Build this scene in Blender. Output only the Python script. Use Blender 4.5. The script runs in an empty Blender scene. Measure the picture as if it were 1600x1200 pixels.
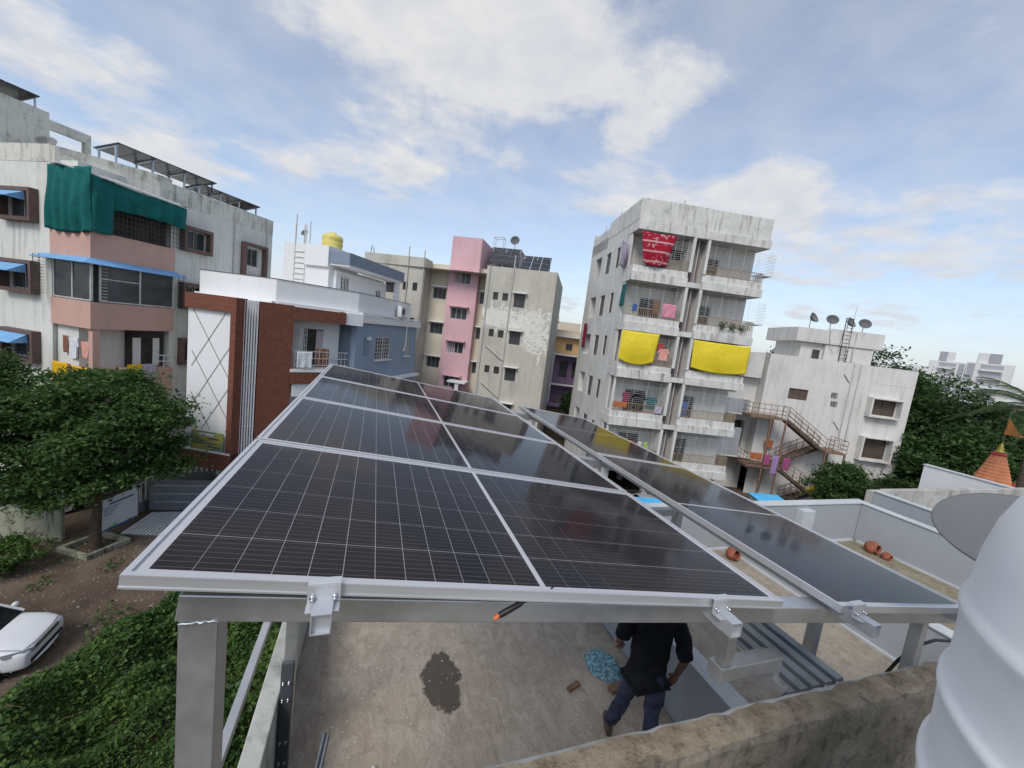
import bpy, math, random
import numpy as np
from mathutils import Vector, Matrix
random.seed(7)
RNG = np.random.default_rng(7)
sc = bpy.context.scene
COL = sc.collection
R = math.radians
G = 10.3                      # the lens is at z = 0, the ground lies 10.3 m below it

# ------------------------------------------------------------------ camera
cam = bpy.data.cameras.new('camera')
cam.sensor_fit = 'HORIZONTAL'; cam.sensor_width = 36.0; cam.lens = 14.22
cam.clip_start = 0.02; cam.clip_end = 3000
camo = bpy.data.objects.new('camera', cam); COL.objects.link(camo)
camo.matrix_world = Matrix(((0.94173, -0.07905, -0.32694, 0), (-0.31190, 0.15592, -0.93721, 0), (0.12506, 0.98460, 0.12218, 0), (0, 0, 0, 1)))
sc.camera = camo

# ------------------------------------------------------------------ sky, sun, exposure
SUN_EL, SUN_AZ = 47.0, -138.0            # azimuth from +Y towards +X
world = bpy.data.worlds.new('World'); sc.world = world; world.use_nodes = True
wt = world.node_tree; wn = wt.nodes; wl = wt.links; wn.clear()
def wnode(t, **k):
    n = wn.new(t)
    for a, b in k.items(): setattr(n, a, b)
    return n
def wmath(op, a, b=None, clamp=False):
    n = wn.new('ShaderNodeMath'); n.operation = op; n.use_clamp = clamp
    for i, v in enumerate((a, b)):
        if v is None: continue
        if isinstance(v, (int, float)): n.inputs[i].default_value = v
        else: wl.new(v, n.inputs[i])
    return n.outputs[0]
sky = wnode('ShaderNodeTexSky', sky_type='NISHITA', sun_disc=False, sun_elevation=R(SUN_EL), sun_rotation=R(SUN_AZ), air_density=1.0, dust_density=1.6, ozone_density=1.4, altitude=500)
tc = wnode('ShaderNodeTexCoord'); sep = wnode('ShaderNodeSeparateXYZ'); wl.new(tc.outputs['Generated'], sep.inputs[0])
zz = wmath('ADD', wmath('MAXIMUM', sep.outputs[2], 0.0), 0.16)
px = wmath('DIVIDE', sep.outputs[0], zz); py = wmath('DIVIDE', sep.outputs[1], zz)
comb = wnode('ShaderNodeCombineXYZ'); wl.new(px, comb.inputs[0]); wl.new(py, comb.inputs[1])
def wnoise(scale, detail, rough, off, dist=0.0):
    mp = wnode('ShaderNodeMapping'); mp.inputs['Location'].default_value = off; wl.new(comb.outputs[0], mp.inputs[0])
    n = wnode('ShaderNodeTexNoise'); n.inputs['Scale'].default_value = scale; n.inputs['Detail'].default_value = detail
    n.inputs['Roughness'].default_value = rough; n.inputs['Distortion'].default_value = dist
    wl.new(mp.outputs[0], n.inputs['Vector']); return n.outputs['Fac']
big = wnoise(0.75, 9, 0.56, (3.1, 1.7, 0), 0.25)
fine = wnoise(3.4, 9, 0.60, (9.0, 4.0, 0), 0.2)
cov = wmath('ADD', wmath('MULTIPLY', big, 0.60), wmath('MULTIPLY', fine, 0.40))
for (cx, cy, rad, w) in ((.15, 1.37, .36, .12), (.10, 1.95, .30, .14), (.30, 1.08, .33, .12), (-.02, 1.15, .4, .08), (.80, 1.05, .13, .13), (.76, 1.33, .10, .10), (1.14, .69, .14, .09), (-.95, 1.75, .35, .08), (-.43, 2.15, .13, .09), (1.42, 1.40, .30, .15), (1.0, 1.75, .22, .10), (2.0, 1.7, .5, .10), (2.4, 1.3, .6, .10), (1.0, 1.22, .2, -.13), (1.07, .82, .16, -.10), (-.47, 1.80, .2, -.13), (1.5, .85, .35, -.13), (.60, 1.5, .15, -.13), (-.52, 1.45, .2, -.05), (.62, 1.95, .25, -.10)):
    dx = wmath('SUBTRACT', px, cx); dy = wmath('SUBTRACT', py, cy)
    d2 = wmath('DIVIDE', wmath('ADD', wmath('MULTIPLY', dx, dx), wmath('MULTIPLY', dy, dy)), rad * rad)
    cov = wmath('ADD', cov, wmath('MULTIPLY', wmath('POWER', 2.718, wmath('MULTIPLY', d2, -1.0)), w))
ramp = wnode('ShaderNodeValToRGB'); wl.new(cov, ramp.inputs[0])
ramp.color_ramp.elements[0].position = 0.47; ramp.color_ramp.elements[0].color = (0, 0, 0, 1)
ramp.color_ramp.elements[1].position = 0.615; ramp.color_ramp.elements[1].color = (1, 1, 1, 1)
hz = wmath('SUBTRACT', 1.0, wmath('MULTIPLY', wmath('MAXIMUM', sep.outputs[2], 0.0), 3.2), True)     # towards the horizon the cloud deck closes up
thin = wmath('ADD', wmath('MULTIPLY', fine, 0.50), 0.12)      # thin high veil everywhere
fac = wmath('MAXIMUM', wmath('MAXIMUM', wmath('MULTIPLY', ramp.outputs[0], 0.93), thin), wmath('MULTIPLY', hz, 0.80))
ccol = wnode('ShaderNodeMixRGB'); ccol.inputs[1].default_value = (0.80, 0.825, 0.88, 1); ccol.inputs[2].default_value = (1.0, 0.985, 0.965, 1)
soft = wnoise(5.0, 7, 0.6, (1.0, 7.0, 0), 0.3)
wl.new(wmath('ADD', wmath('MULTIPLY', wmath('SUBTRACT', soft, 0.42), 3.2), 0.25, True), ccol.inputs[0])
bg1 = wnode('ShaderNodeBackground'); bg1.inputs['Strength'].default_value = 0.15; wl.new(sky.outputs[0], bg1.inputs[0])
hcol = wnode('ShaderNodeMixRGB'); wl.new(wmath('MULTIPLY', hz, 0.85), hcol.inputs[0]); wl.new(ccol.outputs[0], hcol.inputs[1]); hcol.inputs[2].default_value = (0.76, 0.80, 0.89, 1)
bg2 = wnode('ShaderNodeBackground'); wl.new(hcol.outputs[0], bg2.inputs[0]); bg2.inputs['Strength'].default_value = 0.64
mixs = wnode('ShaderNodeMixShader'); wl.new(fac, mixs.inputs[0]); wl.new(bg1.outputs[0], mixs.inputs[1]); wl.new(bg2.outputs[0], mixs.inputs[2])
wo = wnode('ShaderNodeOutputWorld'); wl.new(mixs.outputs[0], wo.inputs[0])

sun = bpy.data.lights.new('sun', 'SUN'); sun.energy = 1.6; sun.angle = R(22); sun.color = (1.0, 0.96, 0.9)
suno = bpy.data.objects.new('sun', sun); COL.objects.link(suno)
sd = Vector((math.sin(R(SUN_AZ)) * math.cos(R(SUN_EL)), math.cos(R(SUN_AZ)) * math.cos(R(SUN_EL)), math.sin(R(SUN_EL))))
suno.rotation_euler = sd.to_track_quat('Z', 'Y').to_euler(); suno.location = (0, 0, 60)
sc.view_settings.view_transform = 'Standard'; sc.view_settings.look = 'None'
sc.view_settings.exposure = 0.38; sc.view_settings.gamma = 1.0
sc.cycles.max_bounces = 6; sc.cycles.transparent_max_bounces = 8
sc.cycles.sample_clamp_indirect = 6.0

# ------------------------------------------------------------------ materials
MAT = {}
def lin(h):
    h = h.lstrip('#'); out = []
    for i in (0, 2, 4):
        c = int(h[i:i+2], 16) / 255.0
        out.append(c / 12.92 if c <= 0.04045 else ((c + 0.055) / 1.055) ** 2.4)
    return tuple(out) + (1.0,)
def col4(c): return lin(c) if isinstance(c, str) else (tuple(c) + (1.0,))[:4]
class NT:
    def __init__(self, name):
        self.m = bpy.data.materials.new(name); self.m.use_nodes = True; self.t = self.m.node_tree
        self.b = self.t.nodes['Principled BSDF']; self.out = self.t.nodes['Material Output']
        self.tc = None
    def n(self, ty, **k):
        n = self.t.nodes.new(ty)
        for a, b in k.items(): setattr(n, a, b)
        return n
    def l(self, a, b): self.t.links.new(a, b)
    def coord(self, scale=(1, 1, 1), world=False):
        if world:
            g = self.n('ShaderNodeNewGeometry'); src = g.outputs['Position']
        else:
            if not self.tc: self.tc = self.n('ShaderNodeTexCoord')
            src = self.tc.outputs['Object']
        mp = self.n('ShaderNodeMapping'); mp.inputs['Scale'].default_value = scale; self.l(src, mp.inputs[0]); return mp.outputs[0]
    def noise(self, scale, detail=5, rough=0.6, vec=None, dist=0.0):
        n = self.n('ShaderNodeTexNoise'); n.inputs['Scale'].default_value = scale; n.inputs['Detail'].default_value = detail
        n.inputs['Roughness'].default_value = rough; n.inputs['Distortion'].default_value = dist
        if vec is None: vec = self.coord()
        self.l(vec, n.inputs['Vector']); return n.outputs['Fac']
    def ramp(self, fac, p0, p1, c0=(0, 0, 0), c1=(1, 1, 1)):
        r = self.n('ShaderNodeValToRGB'); e = r.color_ramp.elements
        e[0].position = p0; e[0].color = col4(c0); e[1].position = p1; e[1].color = col4(c1); self.l(fac, r.inputs[0]); return r.outputs[0]
    def math(self, op, a, b, clamp=False):
        n = self.n('ShaderNodeMath'); n.operation = op; n.use_clamp = clamp
        for i, v in enumerate((a, b)):
            if isinstance(v, (int, float)): n.inputs[i].default_value = v
            else: self.l(v, n.inputs[i])
        return n.outputs[0]
    def mix(self, fac, a, b, mode='MIX'):
        n = self.n('ShaderNodeMixRGB'); n.blend_type = mode
        for i, v in enumerate((fac, a, b)):
            if isinstance(v, (int, float)): n.inputs[i].default_value = v
            elif isinstance(v, (tuple, str)): n.inputs[i].default_value = col4(v)
            else: self.l(v, n.inputs[i])
        return n.outputs[0]
    def bump(self, h, strength=0.3, dist=0.02):
        b = self.n('ShaderNodeBump'); b.inputs['Strength'].default_value = strength; b.inputs['Distance'].default_value = dist
        self.l(h, b.inputs['Height']); self.l(b.outputs[0], self.b.inputs['Normal'])
    def fin(self, name, color=None, rough=0.6, metal=0.0, spec=0.5):
        if color is not None:
            if isinstance(color, (tuple, str)): self.b.inputs['Base Color'].default_value = col4(color)
            else: self.l(color, self.b.inputs['Base Color'])
        if isinstance(rough, (int, float)): self.b.inputs['Roughness'].default_value = rough
        else: self.l(rough, self.b.inputs['Roughness'])
        self.b.inputs['Metallic'].default_value = metal; self.b.inputs['Specular IOR Level'].default_value = spec
        MAT[name] = self.m; return self.m
def plain(name, c, rough=0.6, metal=0.0, spec=0.4, var=0.12, scale=3.0):
    k = NT(name); c = col4(c)
    f = k.ramp(k.noise(scale, 4), 0.3, 0.7)
    return k.fin(name, k.mix(f, tuple(x * (1 - var) for x in c[:3]), tuple(min(1, x * (1 + var)) for x in c[:3])), rough, metal, spec)
def plaster(name, c, dirt='#5c5a54', stain=0.25, streak=0.4, sscale=1.0, bump=0.25, patch=0.0, cover=0.38):
    k = NT(name); c = col4(c)[:3]
    a = k.ramp(k.noise(0.55, 6, 0.62), 0.35, 0.7)
    col = k.mix(a, tuple(x * (1 - stain * 0.55) for x in c), c)
    v = k.coord((2.2 * sscale, 2.2 * sscale, 0.22 * sscale))
    s = k.ramp(k.noise(1.0, 6, 0.65, v), 0.5, 0.78)
    big = k.ramp(k.noise(0.35, 3, 0.5), cover, cover + 0.24)
    col = k.mix(k.math('MULTIPLY', k.math('MULTIPLY', s, big), streak), col, dirt)
    g = k.ramp(k.noise(7, 5, 0.7), 0.42, 0.75)
    col = k.mix(k.math('MULTIPLY', g, stain * 0.35), col, dirt)
    if patch:
        p = k.ramp(k.noise(1.9, 8, 0.72, None, 0.4), 0.53, 0.66)
        col = k.mix(k.math('MULTIPLY', p, patch), col, dirt)
    k.bump(k.noise(22, 4), bump, 0.01)
    return k.fin(name, col, 0.85, 0, 0.25)

plaster('white_paint', (0.72, 0.73, 0.71), '#8a8880', 0.2, 0.30)
plaster('white_old', (0.66, 0.67, 0.63), '#55554c', 0.28, 0.62)
plaster('left_white', (0.69, 0.70, 0.65), '#45463f', 0.26, 0.6, 1.3, 0.25, 0.08, 0.34)
plaster('left_roof_stain', (0.68, 0.68, 0.61), '#2c2d27', 0.35, 0.95, 1.8, 0.3, 0.42, 0.3)
plaster('flat_white', (0.68, 0.675, 0.64), '#5a5951', 0.32, 0.62, 1.2, 0.25, 0.10, 0.30)
plaster('flat_band', (0.70, 0.695, 0.66), '#4c4b43', 0.35, 0.85, 1.8, 0.25, 0.28, 0.24)
plaster('beige', (0.52, 0.50, 0.435), '#5f5b4e', 0.3, 0.55, 1.2, 0.25, 0.12, 0.3)
plaster('cream_recess', (0.62, 0.56, 0.45), '#7d7562', 0.2, 0.25)
plaster('pink_tower', (0.66, 0.42, 0.455), '#7d5a5c', 0.25, 0.4, 1.2)
plaster('pink_band', (0.56, 0.36, 0.30), '#6a554c', 0.2, 0.3)
plaster('new_white', (0.74, 0.75, 0.75), '#a5a5a2', 0.06, 0.12)
plaster('blue_wall', (0.27, 0.34, 0.44), '#39434f', 0.12, 0.2)
plaster('blue_roof', (0.22, 0.27, 0.34), '#39434f', 0.12, 0.2)
plaster('purple', (0.22, 0.15, 0.24), '#2c2430', 0.2, 0.3)
plaster('orange', (0.62, 0.40, 0.20), '#7a5c3c', 0.2, 0.3)
plaster('far_cream', (0.62, 0.55, 0.44), '#7a7060', 0.2, 0.3)
plaster('right_white', (0.69, 0.68, 0.65), '#5f5c53', 0.24, 0.5, 1.2, 0.25, 0.08, 0.32)
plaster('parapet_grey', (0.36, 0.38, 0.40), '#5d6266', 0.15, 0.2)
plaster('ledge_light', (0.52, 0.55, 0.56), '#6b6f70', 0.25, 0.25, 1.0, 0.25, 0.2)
plaster('left_parapet', (0.50, 0.51, 0.47), '#22221e', 0.35, 0.6, 2.5, 0.3, 0.8, 0.3)
plaster('old_concrete_wall', (0.50, 0.48, 0.44), '#46413a', 0.35, 0.85, 1.2, 0.4, 0.4)
plaster('compound_wall', (0.33, 0.34, 0.26), '#12130e', 0.35, 1.0, 3.2, 0.3, 0.8, 0.1)
plaster('far_flat_hazed', (0.68, 0.68, 0.67), '#777777', 0.1, 0.15)  # wall colour paled so that distance haze is painted in
plaster('far_dark_hazed', (0.36, 0.37, 0.40), '#333333', 0.1, 0.15)  # dark parts lightened as well, haze put into their colour
plaster('teal_house', (0.22, 0.50, 0.52), '#3a6a6a', 0.1, 0.2)
plain('brown_frame', (0.135, 0.085, 0.075), 0.7)
plain('slab_white', (0.70, 0.70, 0.68), 0.8)
plain('window_dark', (0.045, 0.05, 0.055), 0.25, 0, 0.5, 0.4, 1.2)
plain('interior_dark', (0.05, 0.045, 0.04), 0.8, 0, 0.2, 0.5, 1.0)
plain('pane_brown', (0.10, 0.075, 0.06), 0.3, 0, 0.5, 0.35, 2.0)
plain('alu_frame', (0.50, 0.50, 0.50), 0.45, 0.3)
plain('grille_dark', (0.06, 0.055, 0.05), 0.6)
plain('grille_white', (0.66, 0.66, 0.64), 0.6)
plain('rail_tan', (0.30, 0.235, 0.165), 0.65)
plain('duct_pipe', (0.17, 0.135, 0.13), 0.7)
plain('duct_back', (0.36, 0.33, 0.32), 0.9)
plain('blue_sheet', (0.16, 0.36, 0.62), 0.5)
plain('bright_blue', (0.08, 0.42, 0.72), 0.5)
plain('rust', (0.21, 0.135, 0.095), 0.8, 0, 0.3, 0.35, 6)
plain('rust_dark', (0.10, 0.07, 0.055), 0.8, 0, 0.3, 0.35, 6)
plain('pipe_grey', (0.42, 0.42, 0.40), 0.6)
plain('dark_iron', (0.06, 0.055, 0.05), 0.6)
plain('curtain', (0.45, 0.40, 0.42), 0.9)
plain('yellow_tank', (0.66, 0.56, 0.16), 0.45)
plain('black_plastic', (0.012, 0.012, 0.013), 0.45)
plain('orange_plastic', (0.55, 0.14, 0.04), 0.5)
plain('clay', (0.30, 0.105, 0.065), 0.85, 0, 0.2, 0.25, 12)
plain('dish_grey', (0.13, 0.135, 0.135), 0.5, 0, 0.5, 0.05)
plain('dish_dark', (0.20, 0.20, 0.20), 0.6)
plain('tank_white', (0.82, 0.83, 0.84), 0.38, 0, 0.4, 0.05, 1.2)
plain('dry_twig', (0.12, 0.09, 0.055), 0.9, 0, 0.1, 0.3, 8)
plain('trunk', (0.085, 0.065, 0.05), 0.95, 0, 0.1, 0.4, 8)
plain('gate_grey', (0.16, 0.17, 0.19), 0.5)
plain('fence_white', (0.50, 0.50, 0.50), 0.7)
plain('tile_sheet', (0.66, 0.66, 0.65), 0.8)
plain('temple_orange', (0.66, 0.25, 0.12), 0.7)
plain('temple_red', (0.42, 0.05, 0.07), 0.6)
plain('gold', (0.55, 0.42, 0.10), 0.4, 0.6)
plain('flag_orange', (0.72, 0.26, 0.07), 0.8)
plain('yellow_cloth', (0.75, 0.52, 0.02), 0.75)
plain('skin', (0.16, 0.085, 0.06), 0.55, 0, 0.4, 0.08, 9)
plain('shirt_black', (0.012, 0.013, 0.017), 0.85, 0, 0.2, 0.25, 10)
plain('hair', (0.008, 0.007, 0.006), 0.6)
plain('shoe', (0.09, 0.06, 0.045), 0.7)
plain('eye_white', (0.6, 0.58, 0.55), 0.3)
plain('lip', (0.12, 0.045, 0.04), 0.5)
plain('white_plain', (0.66, 0.67, 0.68), 0.7, 0, 0.3, 0.06, 2)
plain('bar_alu', (0.52, 0.54, 0.57), 0.42, 0.55)
plain('zinc', (0.42, 0.46, 0.50), 0.38, 0.7, 0.5, 0.15, 9)
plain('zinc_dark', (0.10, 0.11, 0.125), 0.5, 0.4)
plain('bolt', (0.55, 0.56, 0.58), 0.28, 0.9)

# galvanised steel: brushed along the length with cloudy patches
def galvanised(name, c, rough):
    k = NT(name); c = col4(c)[:3]
    a = k.ramp(k.noise(6, 5, 0.65), 0.3, 0.75)
    s = k.noise(1.0, 4, 0.6, k.coord((1.5, 40, 40)))
    col = k.mix(a, tuple(x * 0.72 for x in c), tuple(min(1, x * 1.12) for x in c))
    col = k.mix(k.math('MULTIPLY', s, 0.3), col, tuple(x * 0.8 for x in c))
    k.bump(s, 0.05, 0.004)
    r = k.math('ADD', k.math('MULTIPLY', a, 0.14), rough)
    k.fin(name, col, r, 0.85)
galvanised('galv', (0.58, 0.59, 0.60), 0.38)
k = NT('frame_alu'); s = k.noise(1, 4, 0.6, k.coord((2, 30, 30)))
k.fin('frame_alu', k.mix(s, (0.50, 0.51, 0.52), (0.66, 0.67, 0.69)), 0.36, 0.55)

# solar cells: dark silicon with fine silver wires and a bluish cast that varies
k = NT('cell'); v = k.coord(); sp = k.n('ShaderNodeSeparateXYZ'); k.l(v, sp.inputs[0])
w = k.math('FRACT', k.math('ADD', k.math('MULTIPLY', sp.outputs[1], 1 / 0.0252), 0.5), 0)
line = k.math('LESS_THAN', k.math('ABSOLUTE', k.math('SUBTRACT', w, 0.5), 0), 0.032)
oi = k.n('ShaderNodeObjectInfo')
base = k.mix(oi.outputs['Random'], (0.0095, 0.0078, 0.0088), (0.0125, 0.0092, 0.0095))
wn2 = k.ramp(k.noise(2.4, 5, 0.6, k.coord((1, 1, 1), True)), 0.4, 0.75)
base = k.mix(k.math('MULTIPLY', wn2, 0.4), base, (0.009, 0.010, 0.022))
k.fin('cell', k.mix(k.math('MULTIPLY', line, 0.8), base, (0.20, 0.19, 0.19)), 0.45, 0, 0.3)
plain('backsheet', (0.60, 0.61, 0.64), 0.6, 0, 0.3, 0.03)
# front glass: clear with a Fresnel reflection, a little dust and finger marks
k = NT('panel_glass'); k.t.nodes.remove(k.b)
tr = k.n('ShaderNodeBsdfTransparent'); gl = k.n('ShaderNodeBsdfGlossy'); df = k.n('ShaderNodeBsdfDiffuse'); fr = k.n('ShaderNodeFresnel'); fr.inputs['IOR'].default_value = 1.21
wv = k.coord((1, 1, 1), True)
rg = k.math('ADD', k.math('MULTIPLY', k.ramp(k.noise(3, 6, 0.65, wv), 0.3, 0.8), 0.07), 0.045); k.l(rg, gl.inputs['Roughness'])
gl.inputs['Color'].default_value = (0.74, 0.73, 0.75, 1); df.inputs['Color'].default_value = (0.36, 0.38, 0.48, 1)
m1 = k.n('ShaderNodeMixShader'); k.l(fr.outputs[0], m1.inputs[0]); k.l(tr.outputs[0], m1.inputs[1]); k.l(gl.outputs[0], m1.inputs[2])
sm = k.ramp(k.noise(9, 6, 0.7, wv, 0.6), 0.60, 0.70)
near = k.ramp(k.noise(1.6, 3, 0.5, wv), 0.5, 0.7)
dust = k.math('ADD', k.math('MULTIPLY', k.noise(5, 6, 0.7, wv), 0.010), k.math('MULTIPLY', k.math('MULTIPLY', sm, near), 0.13))
m2 = k.n('ShaderNodeMixShader'); k.l(dust, m2.inputs[0]); k.l(m1.outputs[0], m2.inputs[1]); k.l(df.outputs[0], m2.inputs[2])
k.l(m2.outputs[0], k.out.inputs[0]); MAT['panel_glass'] = k.m

# brick cladding, printed fine courses
k = NT('brick_clad'); bt = k.n('ShaderNodeTexBrick'); v = k.coord()
sp = k.n('ShaderNodeSeparateXYZ'); k.l(v, sp.inputs[0]); cb = k.n('ShaderNodeCombineXYZ')
k.l(k.math('ADD', sp.outputs[0], sp.outputs[1]), cb.inputs[0]); k.l(sp.outputs[2], cb.inputs[1]); k.l(cb.outputs[0], bt.inputs['Vector'])
bt.inputs['Scale'].default_value = 1.0; bt.inputs['Brick Width'].default_value = 0.23; bt.inputs['Row Height'].default_value = 0.075; bt.inputs['Mortar Size'].default_value = 0.008
bt.inputs['Color1'].default_value = (0.24, 0.085, 0.05, 1); bt.inputs['Color2'].default_value = (0.165, 0.06, 0.04, 1); bt.inputs['Mortar'].default_value = (0.12, 0.07, 0.055, 1)
kn = k.ramp(k.noise(2.0, 6, 0.7), 0.3, 0.7)
k.bump(bt.outputs['Fac'], -0.5, 0.01)
k.fin('brick_clad', k.mix(k.math('MULTIPLY', kn, 0.35), bt.outputs['Color'], (0.14, 0.055, 0.035)), 0.85, 0, 0.2)

# weathered roof concrete with trowel swirls, damp patches and dark lichen
def roof_floor(name, c0, c1, dark, dk, swirl=True):
    k = NT(name); v = k.coord((1, 1, 1), True)
    n1 = k.noise(1.1 if swirl else 4.5, 9, 0.72, v, 1.2 if swirl else 0.15); n2 = k.noise(6 if swirl else 13, 8, 0.75, v, 0.8 if swirl else 0.1); n3 = k.noise(34 if swirl else 55, 7, 0.8, v)
    col = k.mix(k.ramp(n1, 0.3, 0.72), c0, c1)
    col = k.mix(k.math('MULTIPLY', k.ramp(n2, 0.5, 0.72), dk), col, dark)
    col = k.mix(k.math('MULTIPLY', k.ramp(n3, 0.55, 0.75), dk * 0.7), col, dark)
    if swirl:
        w = k.n('ShaderNodeTexWave'); w.wave_type = 'BANDS'; w.bands_direction = 'DIAGONAL'; w.inputs['Scale'].default_value = 3.2; w.inputs['Distortion'].default_value = 9.0; w.inputs['Detail'].default_value = 4; w.inputs['Detail Scale'].default_value = 1.4
        k.l(v, w.inputs['Vector'])
        col = k.mix(k.math('MULTIPLY', k.ramp(w.outputs['Fac'], 0.55, 0.95), 0.22), col, (0.40, 0.37, 0.33))
        st = k.ramp(k.noise(1.0, 7, 0.7, k.coord((5.5, 1.3, 1), True), 1.0), 0.54, 0.68)
        col = k.mix(k.math('MULTIPLY', st, 0.4), col, (0.24, 0.20, 0.155))
        lt = k.ramp(k.noise(1.7, 8, 0.72, v, 1.5), 0.56, 0.68); col = k.mix(k.math('MULTIPLY', lt, 0.5), col, (0.56, 0.51, 0.44))
        sp = k.n('ShaderNodeSeparateXYZ'); k.l(v, sp.inputs[0])           # one damp patch where water has stood
        dx = k.math('MULTIPLY', k.math('SUBTRACT', sp.outputs[0], 1.02), 3.4); dy = k.math('MULTIPLY', k.math('SUBTRACT', sp.outputs[1], 4.0), 1.75)
        dd = k.math('ADD', k.math('ADD', k.math('MULTIPLY', dx, dx), k.math('MULTIPLY', dy, dy)), k.math('MULTIPLY', k.noise(5, 5, 0.65, v), 1.6))
        pt = k.ramp(k.math('MULTIPLY', dd, 0.4), 0.46, 0.52, (1, 1, 1), (0, 0, 0)); col = k.mix(k.math('MULTIPLY', pt, 0.8), col, (0.07, 0.06, 0.052))
    if swirl:
        g2 = k.noise(8, 10, 0.78, k.coord((1.0, 0.45, 1), True), 0.9); col = k.mix(k.math('MULTIPLY', k.ramp(g2, 0.46, 0.72), 0.62), col, (0.24, 0.20, 0.155)); col = k.mix(k.math('MULTIPLY', k.ramp(g2, 0.28, 0.50, (1, 1, 1), (0, 0, 0)), 0.4), col, (0.76, 0.70, 0.62)); col = k.mix(k.math('MULTIPLY', k.ramp(k.noise(0.55, 4, 0.5, v), 0.35, 0.65), 0.3), col, (0.42, 0.35, 0.28)); col = k.mix(k.math('MULTIPLY', pt, 0.75), col, (0.085, 0.072, 0.06))
        n2 = k.math('ADD', n2, g2)
    k.bump(k.math('ADD', n2, n3), 0.8, 0.02)
    k.fin(name, col, 0.9, 0, 0.2)
roof_floor('pit_floor', (0.40, 0.345, 0.285), (0.55, 0.49, 0.42), (0.17, 0.14, 0.11), 0.5)
roof_floor('tan_floor', (0.31, 0.265, 0.21), (0.45, 0.40, 0.33), (0.14, 0.115, 0.085), 0.65, False)
roof_floor('moss_floor', (0.22, 0.19, 0.13), (0.36, 0.32, 0.24), (0.075, 0.065, 0.045), 0.75, False)
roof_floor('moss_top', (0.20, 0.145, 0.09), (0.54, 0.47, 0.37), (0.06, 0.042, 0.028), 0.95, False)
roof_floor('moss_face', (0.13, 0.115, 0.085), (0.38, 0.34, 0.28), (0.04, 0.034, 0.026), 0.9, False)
# bare earth
k = NT('earth'); v = k.coord((1, 1, 1), True)
n1 = k.noise(0.18, 8, 0.65, v, 0.6); n2 = k.noise(1.6, 8, 0.7, v); n3 = k.noise(14, 5, 0.7, v)
c = k.mix(k.ramp(n1, 0.38, 0.64), (0.062, 0.044, 0.033), (0.185, 0.140, 0.105))
c = k.mix(k.math('MULTIPLY', k.ramp(n2, 0.45, 0.7), 0.5), c, (0.06, 0.045, 0.033))
c = k.mix(k.math('MULTIPLY', k.ramp(n3, 0.58, 0.68), 0.5), c, (0.27, 0.23, 0.19))
gp = k.ramp(k.noise(0.33, 7, 0.7, v, 0.3), 0.57, 0.66)
c = k.mix(k.math('MULTIPLY', gp, 0.75), c, (0.045, 0.062, 0.022))
k.bump(k.math('ADD', n2, n3), 0.7, 0.06); k.fin('earth', c, 0.95, 0, 0.15)
# leaves: each leaf takes its own green
def leafmat(name, dark, mid, light, trans=0.3):
    k = NT(name); gi = k.n('ShaderNodeNewGeometry')
    r = k.n('ShaderNodeValToRGB'); e = r.color_ramp.elements; e[0].color = col4(dark); e[1].color = col4(light); e[0].position = 0.0; e[1].position = 1.0
    m = e.new(0.55); m.color = col4(mid); k.l(gi.outputs['Random Per Island'], r.inputs[0])
    v = k.coord((1, 1, 1), True)
    cc = k.mix(k.math('MULTIPLY', k.ramp(k.noise(0.9, 3, 0.5, v), 0.4, 0.7), 0.45), r.outputs[0], light)
    k.fin(name, cc, 0.55, 0, 0.3)
    tl = k.n('ShaderNodeBsdfTranslucent'); k.l(cc, tl.inputs[0]); mx = k.n('ShaderNodeMixShader'); mx.inputs[0].default_value = trans
    k.l(k.b.outputs[0], mx.inputs[1]); k.l(tl.outputs[0], mx.inputs[2]); k.l(mx.outputs[0], k.out.inputs[0])
leafmat('leaf_neem', (0.026, 0.066, 0.020), (0.056, 0.122, 0.032), (0.118, 0.195, 0.055), 0.42)
leafmat('leaf_dark', (0.018, 0.042, 0.016), (0.034, 0.070, 0.024), (0.066, 0.110, 0.036), 0.35)
leafmat('leaf_mid', (0.024, 0.060, 0.018), (0.048, 0.105, 0.028), (0.09, 0.155, 0.044), 0.35)
leafmat('leaf_creeper', (0.018, 0.050, 0.012), (0.042, 0.100, 0.020), (0.110, 0.180, 0.036))
leafmat('leaf_palm', (0.016, 0.04, 0.012), (0.035, 0.070, 0.02), (0.08, 0.11, 0.035))
# yellow tarpaulin, printed red cloth, blue cloth, denim, graffiti, banner prints
k = NT('tarp'); n = k.noise(1.6, 6, 0.6, None, 1.5); k.bump(n, 0.35, 0.06)
k.fin('tarp', k.mix(k.ramp(n, 0.3, 0.7), (0.66, 0.50, 0.015), (0.74, 0.60, 0.03)), 0.5, 0, 0.4)
k = NT('green_net'); n = k.noise(2.2, 6, 0.65, None, 0.8); k.bump(n, 0.7, 0.06)
k.fin('green_net', k.mix(k.ramp(n, 0.3, 0.7), (0.004, 0.085, 0.085), (0.008, 0.14, 0.125)), 0.8, 0, 0.2)
k = NT('red_print'); v = k.coord((1, 1, 1)); sp = k.n('ShaderNodeSeparateXYZ'); k.l(v, sp.inputs[0])
st = k.math('LESS_THAN', k.math('FRACT', k.math('MULTIPLY', sp.outputs[2], 1.75), 0), 0.17)
fl = k.ramp(k.noise(4.2, 3, 0.5, v, 0.8), 0.57, 0.63)
k.fin('red_print', k.mix(k.math('MAXIMUM', k.math('MULTIPLY', st, 0.7), k.math('MULTIPLY', fl, 0.65)), (0.30, 0.012, 0.03), (0.62, 0.42, 0.42)), 0.85, 0, 0.2)
k = NT('blue_plastic'); n = k.noise(30, 3, 0.6)
k.fin('blue_plastic', k.mix(k.ramp(n, 0.42, 0.6), (0.06, 0.15, 0.20), (0.26, 0.46, 0.55)), 0.6)
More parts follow.
